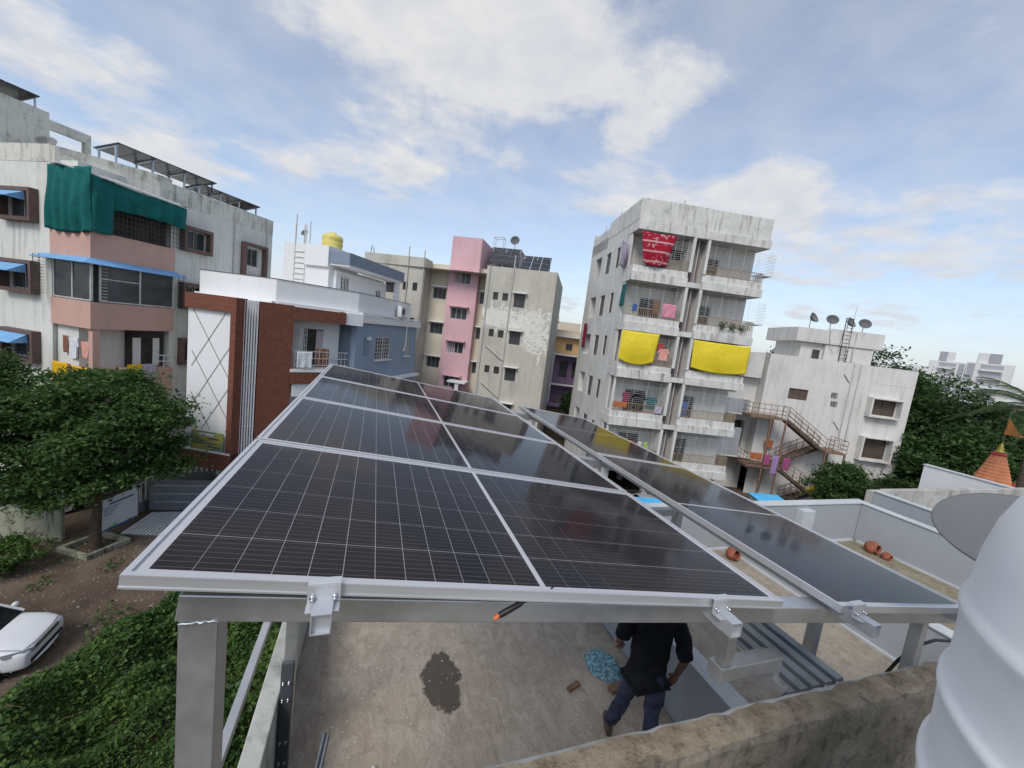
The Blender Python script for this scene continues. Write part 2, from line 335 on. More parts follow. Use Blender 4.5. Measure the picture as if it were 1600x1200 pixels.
k = NT('denim'); n = k.noise(9, 5, 0.6); k.bump(k.noise(40, 3), 0.3, 0.004)
k.fin('denim', k.mix(k.ramp(n, 0.35, 0.7), (0.022, 0.027, 0.055), (0.06, 0.07, 0.12)), 0.85, 0, 0.2)
plain('car_white', (0.70, 0.71, 0.72), 0.18, 0, 0.5, 0.02)
plain('car_silver', (0.42, 0.43, 0.43), 0.3, 0.2, 0.5, 0.05)
plain('car_glass', (0.012, 0.013, 0.015), 0.08, 0, 0.6, 0.1)
plain('chrome', (0.62, 0.63, 0.65), 0.12, 0.95)
plain('headlamp', (0.34, 0.36, 0.40), 0.1, 0.3)
plain('tail_red', (0.30, 0.015, 0.02), 0.3)
plain('rubber', (0.018, 0.018, 0.018), 0.85)
for nm, c in dict(cloth_pink=(0.62, 0.26, 0.34), cloth_salmon=(0.66, 0.33, 0.27), cloth_red=(0.42, 0.03, 0.03), cloth_black=(0.015, 0.015, 0.018), cloth_orange=(0.40, 0.13, 0.06), cloth_purple=(0.32, 0.22, 0.42), cloth_magenta=(0.32, 0.08, 0.19), cloth_white=(0.66, 0.67, 0.70), cloth_teal=(0.02, 0.12, 0.12), cloth_maroon=(0.20, 0.02, 0.05), cloth_lilac=(0.40, 0.36, 0.46), cloth_yellow=(0.66, 0.40, 0.02), cloth_brown=(0.22, 0.11, 0.07), cloth_blue=(0.06, 0.12, 0.30), cloth_lime=(0.35, 0.55, 0.10)).items():
    plain(nm, c, 0.9, 0, 0.15, 0.18, 6)

# ------------------------------------------------------------------ helpers
class MB:
    """collects faces; build() links them as ONE mesh object"""
    def __init__(s): s.v = []; s.f = []; s.mi = []; s.mats = []; s.sm = []
    def mat(s, m):
        if m not in s.mats: s.mats.append(m)
        return s.mats.index(m)
    def add(s, vs, fs, m, smooth=False):
        o = len(s.v); s.v += [tuple(p) for p in vs]; i = s.mat(m)
        for f in fs: s.f.append([a + o for a in f]); s.mi.append(i); s.sm.append(smooth)
    def box(s, x0, x1, y0, y1, z0, z1, m):
        s.add([(x0, y0, z0), (x1, y0, z0), (x1, y1, z0), (x0, y1, z0), (x0, y0, z1), (x1, y0, z1), (x1, y1, z1), (x0, y1, z1)],
              [(0, 3, 2, 1), (4, 5, 6, 7), (0, 1, 5, 4), (1, 2, 6, 5), (2, 3, 7, 6), (3, 0, 4, 7)], m)
    def quad(s, a, b, c, d, m): s.add([a, b, c, d], [(0, 1, 2, 3)], m)
    def prism(s, poly, z0, z1, m):
        n = len(poly); vs = [(x, y, z0) for x, y in poly] + [(x, y, z1) for x, y in poly]
        s.add(vs, [tuple(range(n))[::-1], tuple(range(n, 2 * n))] + [(i, (i + 1) % n, n + (i + 1) % n, n + i) for i in range(n)], m)
    def beam(s, p0, p1, w, h, m, up=(0, 0, 1)):
        p0 = Vector(p0); p1 = Vector(p1); d = (p1 - p0).normalized(); u = Vector(up)
        a = d.cross(u)
        if a.length < 1e-4: a = d.cross(Vector((1, 0, 0)))
        a.normalize(); b = a.cross(d).normalized(); vs = []
        for p in (p0, p1):
            for i, j in ((-1, -1), (1, -1), (1, 1), (-1, 1)): vs.append(p + a * (w / 2 * i) + b * (h / 2 * j))
        s.add(vs, [(0, 1, 2, 3), (7, 6, 5, 4), (0, 4, 5, 1), (1, 5, 6, 2), (2, 6, 7, 3), (3, 7, 4, 0)], m)
    def tube(s, pts, r, m, n=8, cap=True, smooth=True):
        pts = [Vector(p) for p in pts]; rs = r if isinstance(r, (list, tuple)) else [r] * len(pts); vs = []; ref = None
        for i, p in enumerate(pts):
            d = (pts[min(i + 1, len(pts) - 1)] - pts[max(i - 1, 0)]).normalized()
            if ref is None or abs(d.dot(ref)) > 0.95: ref = Vector((0, 0, 1)) if abs(d.z) < 0.9 else Vector((1, 0, 0))
            a = d.cross(ref).normalized(); b = a.cross(d)
            for k in range(n):
                t = 2 * math.pi * k / n; vs.append(p + (a * math.cos(t) + b * math.sin(t)) * rs[i])
        fs = []
        for i in range(len(pts) - 1):
            for k in range(n): fs.append((i * n + k, i * n + (k + 1) % n, (i + 1) * n + (k + 1) % n, (i + 1) * n + k))
        s.add(vs, fs, m, smooth)
        if cap:
            s.add(vs[:n], [tuple(range(n))], m); s.add(vs[-n:], [tuple(range(n))], m)
    def lathe(s, prof, m, n=32, c=(0, 0, 0), smooth=True):
        vs = []
        for r, z in prof:
            for k in range(n): t = 2 * math.pi * k / n; vs.append((c[0] + r * math.cos(t), c[1] + r * math.sin(t), c[2] + z))
        fs = [(i * n + k, i * n + (k + 1) % n, (i + 1) * n + (k + 1) % n, (i + 1) * n + k) for i in range(len(prof) - 1) for k in range(n)]
        s.add(vs, fs, m, smooth)
    def ell(s, c, r, m, n=12, k=8):
        prof = []
        vs = []; 
        for i in range(k + 1):
            t = math.pi * i / k
            for j in range(n): q = 2 * math.pi * j / n; vs.append((c[0] + r[0] * math.sin(t) * math.cos(q), c[1] + r[1] * math.sin(t) * math.sin(q), c[2] + r[2] * math.cos(t)))
        s.add(vs, [(i * n + j, i * n + (j + 1) % n, (i + 1) * n + (j + 1) % n, (i + 1) * n + j) for i in range(k) for j in range(n)], m, True)
    def mesh(s, name):
        me = bpy.data.meshes.new(name); me.from_pydata(s.v, [], s.f)
        for m in s.mats: me.materials.append(MAT[m])
        me.polygons.foreach_set('material_index', s.mi); me.polygons.foreach_set('use_smooth', s.sm); me.update(); return me
    def build(s, name, parent=None, loc=(0, 0, 0), rotz=0.0, bevel=0.0, kind=None):
        o = bpy.data.objects.new(name, s.mesh(name)); COL.objects.link(o); o.location = loc; o.rotation_euler = (0, 0, rotz)
        if parent is not None: o.parent = parent
        if bevel:
            b = o.modifiers.new('edge', 'BEVEL'); b.width = bevel; b.segments = 2; b.limit_method = 'ANGLE'
        if kind: o['kind'] = kind
        return o
def tag(o, label, cat, group=None):
    o['label'] = label; o['category'] = cat; o['kind'] = 'thing'
    if group: o['group'] = group
    return o
def thing(name, label, cat, loc=(0, 0, 0), deg=0.0, group=None):
    o = bpy.data.objects.new(name, None); o.empty_display_size = 0.2; COL.objects.link(o)
    o.location = loc; o.rotation_euler = (0, 0, R(deg)); return tag(o, label, cat, group)
def link(name, me, parent=None, loc=(0, 0, 0), rot=(0, 0, 0)):
    o = bpy.data.objects.new(name, me); COL.objects.link(o); o.location = loc; o.rotation_euler = rot
    if parent is not None: o.parent = parent
    return o
def structure(o): o['kind'] = 'structure'; return o
def wpt(org, deg, x, y, z):
    a = R(deg); return (org[0] + x * math.cos(a) - y * math.sin(a), org[1] + x * math.sin(a) + y * math.cos(a), z)

def wall(mb, side, plane, a0, a1, z0, z1, holes, m, depth=0.12, inner=None):
    """wall sheet with openings and their reveals. side: 'f' faces -y at y=plane, 'l' faces -x, 'r' faces +x"""
    def P(a, d, z):
        return {'f': (a, plane + d, z), 'l': (plane + d, a, z), 'r': (plane - d, a, z)}[side]
    xs = sorted({a0, a1, *[h[0] for h in holes], *[h[1] for h in holes]}); zs = sorted({z0, z1, *[h[2] for h in holes], *[h[3] for h in holes]})
    xs = [x for x in xs if a0 <= x <= a1]; zs = [z for z in zs if z0 <= z <= z1]
    for i in range(len(xs) - 1):
        for j in range(len(zs) - 1):
            cx = (xs[i] + xs[i + 1]) / 2; cz = (zs[j] + zs[j + 1]) / 2
            if any(h[0] < cx < h[1] and h[2] < cz < h[3] for h in holes): continue
            mb.quad(P(xs[i], 0, zs[j]), P(xs[i + 1], 0, zs[j]), P(xs[i + 1], 0, zs[j + 1]), P(xs[i], 0, zs[j + 1]), m)
    for h in holes:
        d = depth if len(h) < 5 else h[4]; mm = inner or m
        mb.quad(P(h[0], 0, h[2]), P(h[0], d, h[2]), P(h[0], d, h[3]), P(h[0], 0, h[3]), mm)
        mb.quad(P(h[1], 0, h[2]), P(h[1], d, h[2]), P(h[1], d, h[3]), P(h[1], 0, h[3]), mm)
        mb.quad(P(h[0], 0, h[2]), P(h[1], 0, h[2]), P(h[1], d, h[2]), P(h[0], d, h[2]), mm)
        mb.quad(P(h[0], 0, h[3]), P(h[1], 0, h[3]), P(h[1], d, h[3]), P(h[0], d, h[3]), mm)

WMESH = {}
def window(parent, side, plane, a0, a1, z0, z1, depth=0.1, pane='window_dark', frame='alu_frame', mull=1, trans=0, bars=0, barmat='grille_dark', fw=0.05, barsh=0, shade=None, shade_m='slab_white', curtain=None):
    """a window set back in its opening: frame (> pane, grille); an optional sunshade is a part of the building"""
    w, h = a1 - a0, z1 - z0; key = (round(w, 2), round(h, 2), pane, frame, mull, trans, bars, barmat, fw, barsh, curtain)
    if key not in WMESH:
        f = MB()
        f.box(-w/2, w/2, -0.03, 0.03, -h/2, -h/2 + fw, frame); f.box(-w/2, w/2, -0.03, 0.03, h/2 - fw, h/2, frame)
        f.box(-w/2, -w/2 + fw, -0.028, 0.028, -h/2 + fw, h/2 - fw, frame); f.box(w/2 - fw, w/2, -0.028, 0.028, -h/2 + fw, h/2 - fw, frame)
        for i in range(mull): x = -w/2 + w * (i + 1) / (mull + 1); f.box(x - fw * .45, x + fw * .45, -0.026, 0.026, -h/2 + fw, h/2 - fw, frame)
        for i in range(trans): z = h/2 - h * (i + 1) * 0.32; f.box(-w/2 + fw, w/2 - fw, -0.022, 0.022, z - .02, z + .02, frame)
        p = MB(); p.box(-w/2 + .02, w/2 - .02, 0.005, 0.012, -h/2 + .02, h/2 - .02, pane)
        if curtain:
            for i in range(5): p.box(-w/2 + .05 + i * w * .09, -w/2 + .05 + (i + .8) * w * .09, -0.012, 0.0, -h/2 + .05, h/2 - .05, curtain)
        g = None
        if bars or barsh:
            g = MB()
            for i in range(bars): x = -w/2 + w * (i + 1) / (bars + 1); g.box(x - .012, x + .012, -0.075, -0.055, -h/2, h/2, barmat)
            for i in range(barsh): z = -h/2 + h * (i + 1) / (barsh + 1); g.box(-w/2, w/2, -0.06, -0.045, z - .01, z + .01, barmat)
        WMESH[key] = (f.mesh('window'), p.mesh('pane'), g.mesh('grille') if g else None)
    f, p, g = WMESH[key]; a = (a0 + a1) / 2; z = (z0 + z1) / 2
    loc, rz = {'f': ((a, plane + depth, z), 0), 'l': ((plane + depth, a, z), -math.pi / 2), 'r': ((plane - depth, a, z), math.pi / 2)}[side]
    o = link('window', f, parent, loc, (0, 0, rz)); link('pane', p, o)
    if g: link('grille', g, o)
    if shade:
        sh = MB(); t = 0.14
        if side == 'f': sh.box(a0 - t, a1 + t, plane - shade, plane - 0.002, z1 + .06, z1 + .15, shade_m)
        elif side == 'l': sh.box(plane - shade, plane - 0.002, a0 - t, a1 + t, z1 + .06, z1 + .15, shade_m)
        else: sh.box(plane + 0.002, plane + shade, a0 - t, a1 + t, z1 + .06, z1 + .15, shade_m)
        sh.build('sunshade', parent)
    return o

def cloth(name, label, cat, org, deg, w, h, mat, wave=0.05, skew=0.0, sag=0.0, bulge=0.0, group=None, n=(14, 14), pinch=0.0, freq=2.0, hemcurve=0.0):
    """a hanging sheet with folds; org is the top left corner"""
    vs = []; fs = []; nx, nz = n; ph = random.random() * 6
    for j in range(nz + 1):
        t = j / nz
        for i in range(nx + 1):
            u = i / nx
            x = u * w * (1 - pinch * t) + skew * t + pinch * t * w * 0.3
            z = -t * h - sag * 4 * u * (1 - u) * (1 - t) - hemcurve * 4 * u * (1 - u) * t
            y = wave * math.sin(u * 6.28 * freq + ph + t * 1.3) * (0.3 + 0.7 * t) - bulge * math.sin(math.pi * u) * math.sin(math.pi * min(1, t * 1.05)) + 0.25 * wave * math.sin(7 * t + 9 * u)
            vs.append((x, y, z))
    for j in range(nz):
        for i in range(nx): a = j * (nx + 1) + i; fs.append((a, a + 1, a + nx + 2, a + nx + 1))
    b = MB(); b.add(vs, fs, mat, True); o = b.build(name, None, org, R(deg))
    md = o.modifiers.new('thickness', 'SOLIDIFY'); md.thickness = 0.012
    return tag(o, label, cat, group)
def garment(name, label, cat, org, deg, w, h, mat, sleeve=0.5, group=None):
    """a shirt on the line: body and two short sleeves, a little crumpled; org is the top middle"""
    b = MB(); o = []
    out = [(-w/2, 0), (-w*.15, .01), (0, -.05 * h), (w*.15, .01), (w/2, 0), (w/2 + sleeve * w * .5, -h * .38), (w/2 + sleeve * w * .25, -h * .46), (w*.46, -h * .25), (w*.5, -h), (0, -h * 1.03), (-w*.5, -h), (-w*.46, -h * .25), (-w/2 - sleeve * w * .25, -h * .46), (-w/2 - sleeve * w * .5, -h * .38)]
    n = len(out); vs = [(x, -0.03 + 0.03 * math.sin(9 * x + 5 * z), z) for x, z in out] + [(x, 0.03 + 0.02 * math.sin(7 * x + 3 * z), z) for x, z in out]
    b.add(vs, [tuple(range(n)), tuple(range(n, 2 * n))[::-1]] + [(i, n + i, n + (i + 1) % n, (i + 1) % n) for i in range(n)], mat)
    return tag(b.build(name, None, org, R(deg)), label, cat, group)

def fast_mesh(name, verts, quads, mats):
    me = bpy.data.meshes.new(name); nv = len(verts); nq = len(quads)
    me.vertices.add(nv); me.vertices.foreach_set('co', np.ascontiguousarray(verts, dtype=np.float32).ravel())
    me.loops.add(nq * 4); me.loops.foreach_set('vertex_index', np.ascontiguousarray(quads, dtype=np.int32).ravel())
    me.polygons.add(nq); me.polygons.foreach_set('loop_start', np.arange(nq, dtype=np.int32) * 4)
    for m in mats: me.materials.append(MAT[m])
    me.update(calc_edges=True); me.validate(); return me
def leaves(pts, size, up=0.5, ratio=0.45, seed=0, droop=0.0):
    """one folded quad per leaf at each point"""
    rng = np.random.default_rng(seed); n = len(pts)
    d = rng.normal(size=(n, 3)); d[:, 2] = d[:, 2] * 0.55 - droop; d /= np.linalg.norm(d, axis=1)[:, None]
    nn = rng.normal(size=(n, 3)) * (1 - up); nn[:, 2] += up * 1.6
    s = np.cross(d, nn); s /= np.linalg.norm(s, axis=1)[:, None] + 1e-9; nn = np.cross(s, d)
    L = size * (0.55 + 1.1 * rng.beta(1.6, 2.6, n))[:, None]; W = L * ratio
    v = np.empty((n, 4, 3)); v[:, 0] = pts - d * L * .5; v[:, 1] = pts + s * W * .5 + nn * L * .08; v[:, 2] = pts + d * L * .5 - nn * L * .1; v[:, 3] = pts - s * W * .5 + nn * L * .08
    return v.reshape(-1, 3), np.arange(n * 4).reshape(-1, 4)
def tree(name, label, base, trunk_h, lumps, n_clump, per, clump_r, leaf, mat, trunk_r=0.16, seed=1, flat=0.55, lean=(0, 0), group=None, ratio=0.45, cat='tree'):
    """tapered trunk with limbs, crown of leaf clumps spread through lumps [(cx,cy,cz,rx,ry,rz)...] given relative to base"""
    rng = np.random.default_rng(seed); t = thing(name, label, cat, base, 0, group)
    vol = np.array([l[3] * l[4] * l[5] for l in lumps]); cnt = np.maximum(1, (n_clump * vol / vol.sum()).astype(int)); cs = []
    for l, c in zip(lumps, cnt):
        d = rng.normal(size=(c, 3)); d /= np.linalg.norm(d, axis=1)[:, None]
        rr = rng.uniform(0.25, 1.0, c) ** 0.5; cs.append(np.array(l[:3]) + d * rr[:, None] * np.array(l[3:6]))
    cs = np.concatenate(cs); cr = clump_r * rng.uniform(0.6, 1.35, len(cs))
    idx = np.repeat(np.arange(len(cs)), per); g = rng.normal(size=(len(idx), 3)) * 0.5
    pts = cs[idx] + g * cr[idx][:, None] * np.array([1, 1, flat])
    v, q = leaves(pts, leaf, 0.45, ratio, seed, 0.15); link('crown', fast_mesh('crown', v, q, [mat]), t)
    b = MB(); top = Vector((lean[0], lean[1], trunk_h)); mid = Vector((lean[0] * .4 + .08, lean[1] * .4, trunk_h * .5))
    b.tube([(0, 0, -0.1), (0.02, 0, trunk_h * .2), mid, top], [trunk_r * 1.35, trunk_r, trunk_r * .85, trunk_r * .7], 'trunk', 10); b.build('trunk', t)
    lb = MB(); sel = rng.choice(len(cs), min(len(cs), 26), replace=False)
    for i in sel:
        c = Vector(cs[i]); s0 = mid.lerp(top, rng.uniform(0.3, 1.0)); m = s0.lerp(c, 0.5) + Vector((rng.normal() * .15, rng.normal() * .15, rng.normal() * .12 + .1))
        lb.tube([s0, m, c], [trunk_r * .42, trunk_r * .26, trunk_r * .08], 'trunk', 6)
    lb.build('branches', t); return t

# ------------------------------------------------------------------ ground
b = MB(); b.quad((-900, -900, -G), (900, -900, -G), (900, 900, -G), (-900, 900, -G), 'earth'); structure(b.build('ground'))

# ------------------------------------------------------------------ the terrace building under the camera
PIT = -3.95; TAN = -3.2; FW = -1.6
t = thing('terrace_building', 'grey flat-roofed building with low parapets carrying the near solar panels', 'building', (0, 0, -G))
g = G
b = MB(); b.box(-0.66, 3.39, -6, 6.3, 0, PIT + g - 0.15, 'parapet_grey'); b.box(3.42, 9.47, -6, 5.12, 0, TAN + g - 0.13, 'parapet_grey'); b.build('wall', t)
b = MB(); b.box(-0.515, 3.395, 1.23, 6.2, PIT + g - 0.14, PIT + g, 'pit_floor'); b.build('terrace_floor', t)
b = MB(); b.box(3.56, 6.015, -4, 4.975, TAN + g - 0.115, TAN + g, 'tan_floor'); b.build('upper_terrace_floor', t)
b = MB(); b.box(6.175, 9.325, -4, 4.975, TAN + g - 0.115, TAN + g, 'moss_floor'); b.build('mossy_terrace_floor', t)
b = MB(); b.box(3.4, 3.555, 1.235, 4.98, PIT + g, TAN + g + 0.004, 'parapet_grey'); b.build('step_wall', t, bevel=0.006)
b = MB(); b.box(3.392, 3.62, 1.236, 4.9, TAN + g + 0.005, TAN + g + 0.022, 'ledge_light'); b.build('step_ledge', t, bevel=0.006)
b = MB(); b.box(-0.67, -0.52, 1.232, 6.35, PIT + g - 0.3, TAN + g, 'left_parapet'); b.build('left_parapet', t, bevel=0.012)
b = MB(); b.box(-0.515, 3.39, 6.205, 6.35, PIT + g - .3, TAN + g, 'parapet_grey'); b.build('end_parapet', t, bevel=0.01)
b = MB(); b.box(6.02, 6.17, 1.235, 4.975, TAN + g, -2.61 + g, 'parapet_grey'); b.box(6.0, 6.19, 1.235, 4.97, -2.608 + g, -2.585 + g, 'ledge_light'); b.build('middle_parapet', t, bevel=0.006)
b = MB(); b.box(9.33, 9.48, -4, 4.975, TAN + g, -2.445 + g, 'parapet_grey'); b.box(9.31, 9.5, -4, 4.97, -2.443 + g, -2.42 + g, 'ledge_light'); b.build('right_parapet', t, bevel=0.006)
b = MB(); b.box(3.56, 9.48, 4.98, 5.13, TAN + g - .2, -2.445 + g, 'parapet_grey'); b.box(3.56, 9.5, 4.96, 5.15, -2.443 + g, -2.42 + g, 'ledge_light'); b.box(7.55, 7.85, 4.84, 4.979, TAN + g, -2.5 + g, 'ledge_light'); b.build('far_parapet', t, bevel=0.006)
b = MB()
for (p0, p1) in (((6.0, 1.24), (6.0, 4.9)), ((9.31, 0.5), (9.31, 4.9))): b.beam((p0[0], p0[1], TAN + g + .012), (p1[0], p1[1], TAN + g + .012), 0.05, 0.03, 'ledge_light')
b.beam((3.6, 4.955, TAN + g + .014), (9.25, 4.955, TAN + g + .014), 0.05, 0.03, 'ledge_light'); b.build('mortar_fillet', t)
# the higher stair-head roof the camera stands on, with its mossy kerb wall
fwx = np.linspace(-0.66, 5.6, 90); b = MB(); rng = np.random.default_rng(3); rows = []
jit = lambda s: rng.normal(0, s)
for x in fwx:
    yn, yf = 1.083 + jit(.004), 1.226 + jit(.003); zt = FW + g
    rows.append([(x, 1.075 + jit(.003), -2.36 + g), (x, 1.072 + jit(.004), -2.0 + g), (x, 1.076 + jit(.003), zt - .03 + jit(.004)), (x, yn + .004, zt - .004 + jit(.003)), (x, yn + .03, zt + jit(.003)), (x, 1.16, zt + .003 + jit(.003)), (x, yf - .02 + jit(.005), zt + jit(.002)), (x, yf, zt - .012), (x, yf + .002, zt - .3), (x, yf + .002, PIT + g)])
vs = [p for r in rows for p in r]; k = 10
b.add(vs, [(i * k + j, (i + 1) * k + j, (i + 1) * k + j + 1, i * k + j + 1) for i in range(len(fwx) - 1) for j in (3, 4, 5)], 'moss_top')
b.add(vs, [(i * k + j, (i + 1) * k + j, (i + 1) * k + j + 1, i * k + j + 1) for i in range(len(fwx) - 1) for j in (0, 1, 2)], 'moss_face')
b.add(vs, [(i * k + j, (i + 1) * k + j, (i + 1) * k + j + 1, i * k + j + 1) for i in range(len(fwx) - 1) for j in (6, 7, 8)], 'ledge_light')
b.build('kerb_wall', t)
b = MB(); b.box(-0.66, 5.6, -4, 1.074, -2.5 + g, -2.3 + g, 'moss_floor'); b.build('stair_head_roof', t)

# ------------------------------------------------------------------ welded mounting frame
TL = R(7.7); tt = math.tan(TL)
mf = thing('mounting_frame', 'galvanised steel frame of posts, cross beams and rails under the solar panels', 'frame', (0, 0, PIT))
p = -PIT
def zp(x): return -0.675 - (x + 0.524) * tt            # top of panel frame at x
def zb(x): return -0.797 - (x + 0.44) * 0.1265          # top of cross beam at x
for y0, x0, x1 in ((1.2, -0.445, 3.42), (3.36, -0.46, 3.42), (5.36, -0.46, 3.42)):
    b = MB(); b.beam((x0, y0 + .045, zb(x0) - .04 + p), (x1, y0 + .045, zb(x1) - .04 + p), 0.09, 0.08, 'galv'); b.build('beam', mf, bevel=0.005)
def post(x, y, w, z1, d=None, z0=0.0):
    d = d or w; b = MB(); b.box(x, x + w, y, y + d, z0, z1 + p, 'galv'); b.build('post', mf, bevel=0.004)
post(-0.442, 1.203, 0.092, zb(-.4) - .081)
post(2.73, 1.53, 0.055, zb(2.73) + .01, .06); post(3.09, 1.22, 0.052, zb(3.1) - .085, .06)
for y in (3.363, 5.363):
    post(-0.50, y, 0.085, zb(-.5) - .08); post(3.27, y, 0.08, zb(3.3) - .082)
    b = MB(); b.box(2.22, 2.30, y - .012, y - .001, zb(2.3) - .19 + p, zb(2.3) - .05 + p, 'white_plain'); b.build('end_plate', mf)
post(1.70, 1.291, 0.055, zb(1.7) - .01, .056, z0=-1.455 + p)                              # hanger down to the low frame
b = MB(); b.box(1.685, 2.06, 1.286, 1.366, -1.535 + p, -1.457 + p, 'galv'); b.build('cross_bar', mf, bevel=0.004)
b = MB(); b.box(2.061, 2.10, 1.24, 3.5, -1.66 + p, -1.575 + p, 'galv'); b.box(2.061, 2.10, 1.29, 1.36, -1.5745 + p, -1.46 + p, 'galv'); b.build('side_bar', mf, bevel=0.003)
b = MB(); b.box(2.05, 2.62, 1.231, 1.262, -1.68 + p, -1.662 + p, 'galv'); b.build('ledge_angle', mf)
b = MB(); b.box(2.05, 3.269, 3.37, 3.44, -1.742 + p, -1.664 + p, 'galv'); b.build('cross_bar', mf, bevel=0.004)

for x, ya, yb in ((-0.10, 1.035, 5.85), (1.345, 1.02, 5.85), (2.205, 1.02, 5.85), (3.17, 1.02, 5.85)):
    zz0 = zp(x + .025) - .037 if x < 2 else zp(x) - .042
    b = MB(); zt = zz0 + p; w = .05; h = .058
    b.box(x, x + w, ya, yb, zt - h, zt - h + .003, 'bar_alu'); b.box(x, x + w, ya, yb, zt - .003, zt, 'bar_alu'); b.box(x, x + .003, ya, yb, zt - h + .0031, zt - .0031, 'bar_alu'); b.box(x + w - .003, x + w, ya, yb, zt - h + .0031, zt - .0031, 'bar_alu')
    b.box(x + .003, x + w - .003, ya + .012, ya + .02, zt - h + .003, zt - .003, 'bar_alu'); b.build('rail', mf)
    c = MB(); ang = .0; zf = zp(x + .025) + p
    c.box(x - .018, x + .066, 1.098, 1.1045, zf - .046, zf + .004, 'frame_alu'); c.box(x - .018, x + .066, 1.098, 1.128, zf + .0041, zf + .0082, 'frame_alu'); c.box(x - .018, x + .066, 1.06, 1.1045, zf - .051, zf - .0462, 'frame_alu')
    co = c.build('clamp', mf, bevel=0.0015)
    for bx in (x - .004, x + .052):
        bb = MB(); bb.lathe([(0, .0), (.0085, 0), (.0085, .006), (0, .006)], 'bolt', 6); bb.lathe([(.0045, .006), (.0045, .016), (0, .017)], 'bolt', 8)
        bo = bb.build('bolt', co, (bx, 1.098, zf - .03)); bo.rotation_euler = (R(90), 0, 0)
b = MB(); b.box(-0.492, -0.452, 0.4, 5.8, -1.905 + p, -1.865 + p, 'bar_alu'); b.build('tie_bar', mf, bevel=0.003)
for y in (3.35, 5.35): b = MB(); b.box(-0.5, -0.45, y + .095, y + .13, -1.95 + p, -1.82 + p, 'galv'); b.build('tie_bracket', mf)
b = MB(); b.tube([(-.44 + i * .0103, 1.2 + .002 * math.sin(i * 2.1), zb(-.4) - .0815 + p + .0025 * math.sin(i * 3.3)) for i in range(10)], [.0035 + .0014 * math.sin(i * 2.7) for i in range(10)], 'zinc', 6); b.build('weld_bead', mf)
for (x, z) in ((1.672, zb(1.67) - .083), (2.755, zb(2.75) - .084)):
    b = MB(); b.tube([(x - .022 + i * .009, 1.2195, z + p + .002 * math.sin(i * 3)) for i in range(6)], .0035, 'bolt', 6); b.build('weld_bead', mf)
b = MB(); b.box(-0.512, -0.425, 3.33, 3.362, 0.0, 1.05, 'zinc_dark'); ap = b.build('anchor_plate', mf)
for z in (.12, .32, .72, .88):
    for xx in (-.49, -.447): bb = MB(); bb.lathe([(0, 0), (.012, 0), (.012, .012), (.005, .012), (.005, .03), (0, .03)], 'bolt', 6); o = bb.build('bolt', ap, (xx, 3.33, z)); o.rotation_euler = (R(90), 0, 0)

# spare channels lying on the low cross bars
for i in range(5):
    x = 2.106 + i * 0.096; b = MB(); y0 = 1.238 + .003 * i; y1 = 3.5 + .05 * (i % 3); z = -1.66; w = .056; h = .045
    L = y1 - y0
    b.box(0, w, 0, L, h - .003, h, 'zinc'); b.box(0, .003, 0, L, 0, h - .0031, 'zinc'); b.box(w - .003, w, 0, L, 0, h - .0031, 'zinc')
    b.box(w, .0955, 0, L, 0, .004, 'zinc_dark')  # dark tray added to paint the shade in the gap beside each channel
    for q in (.35 + .07 * i, .75 + .05 * i, 1.3): b.box(w * .42, w * .95, q, q + .09, h + .0005, h + .0015, 'zinc_dark')
    nm = ('leftmost', 'second', 'middle', 'fourth', 'rightmost')[i]
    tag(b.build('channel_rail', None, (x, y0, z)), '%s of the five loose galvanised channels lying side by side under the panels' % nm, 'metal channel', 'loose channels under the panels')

# ------------------------------------------------------------------ solar panels
PL, PW = 2.278, 1.134
def panel_meshes():
    f = MB(); L, W, h, lip = PL, PW, .035, .014
    f.box(0, L, 0, lip, -h, 0, 'frame_alu'); f.box(0, L, W - lip, W, -h, 0, 'frame_alu'); f.box(0, lip, lip, W - lip, -h, 0, 'frame_alu'); f.box(L - lip, L, lip, W - lip, -h, 0, 'frame_alu')
    f.box(0, L, -.0015, -.0002, -.006, -.0005, 'frame_alu'); f.box(0, L, -.003, -.0002, -h - .001, -h + .004, 'frame_alu')
    s = MB(); s.box(lip - .001, L - lip + .001, lip - .001, W - lip + .001, -.011, -.0065, 'backsheet')
    gl = MB(); gl.quad((lip - .001, lip - .001, -.003), (L - lip + .001, lip - .001, -.003), (L - lip + .001, W - lip + .001, -.003), (lip - .001, W - lip + .001, -.003), 'panel_glass')
    jb = MB(); jb.box(1.08, 1.2, .5, .56, -.03, -.0115, 'black_plastic')
    return f.mesh('frame'), s.mesh('backsheet'), gl.mesh('glass_sheet'), jb.mesh('junction_box')
PMESH = panel_meshes()
mx, my, mid = .040, .034, .020
cw = (PL - 2 * mx - mid) / 24; ch = (PW - 2 * my) / 6
cb = MB(); cb.box(-cw / 2 + .0011, cw / 2 - .0011, -ch / 2 + .0022, ch / 2 - .0022, -.0063, -.0050, 'cell'); CELL = cb.mesh('solar_cell')
def solar_panel(label, loc, ry, landscape, group):
    t = thing('solar_module', label, 'solar panel', loc, 0, group)
    if landscape: t.rotation_euler = (0, ry, 0)
    else: t.rotation_euler = (Matrix.Rotation(ry, 3, 'Y') @ Matrix.Rotation(R(90), 3, 'Z')).to_euler()
    for nm, me in zip(('frame', 'backsheet', 'glass_sheet', 'junction_box'), PMESH): link(nm, me, t)
    for i in range(24):
        x = mx + cw * (i + .5) + (mid if i >= 12 else 0)
        for j in range(6): link('solar_cell', CELL, t, (x, my + ch * (j + .5), 0))
    return t
nm = ('nearest landscape solar panel with two clamps on its front edge', 'second landscape solar panel from the front in the left array', 'third landscape solar panel from the front in the left array', 'farthest landscape solar panel of the left array beside the blue house')
for i in range(4): solar_panel(nm[i], (-0.524, 1.114 + 1.154 * i, -0.675), TL, True, 'solar panels of the near arrays')
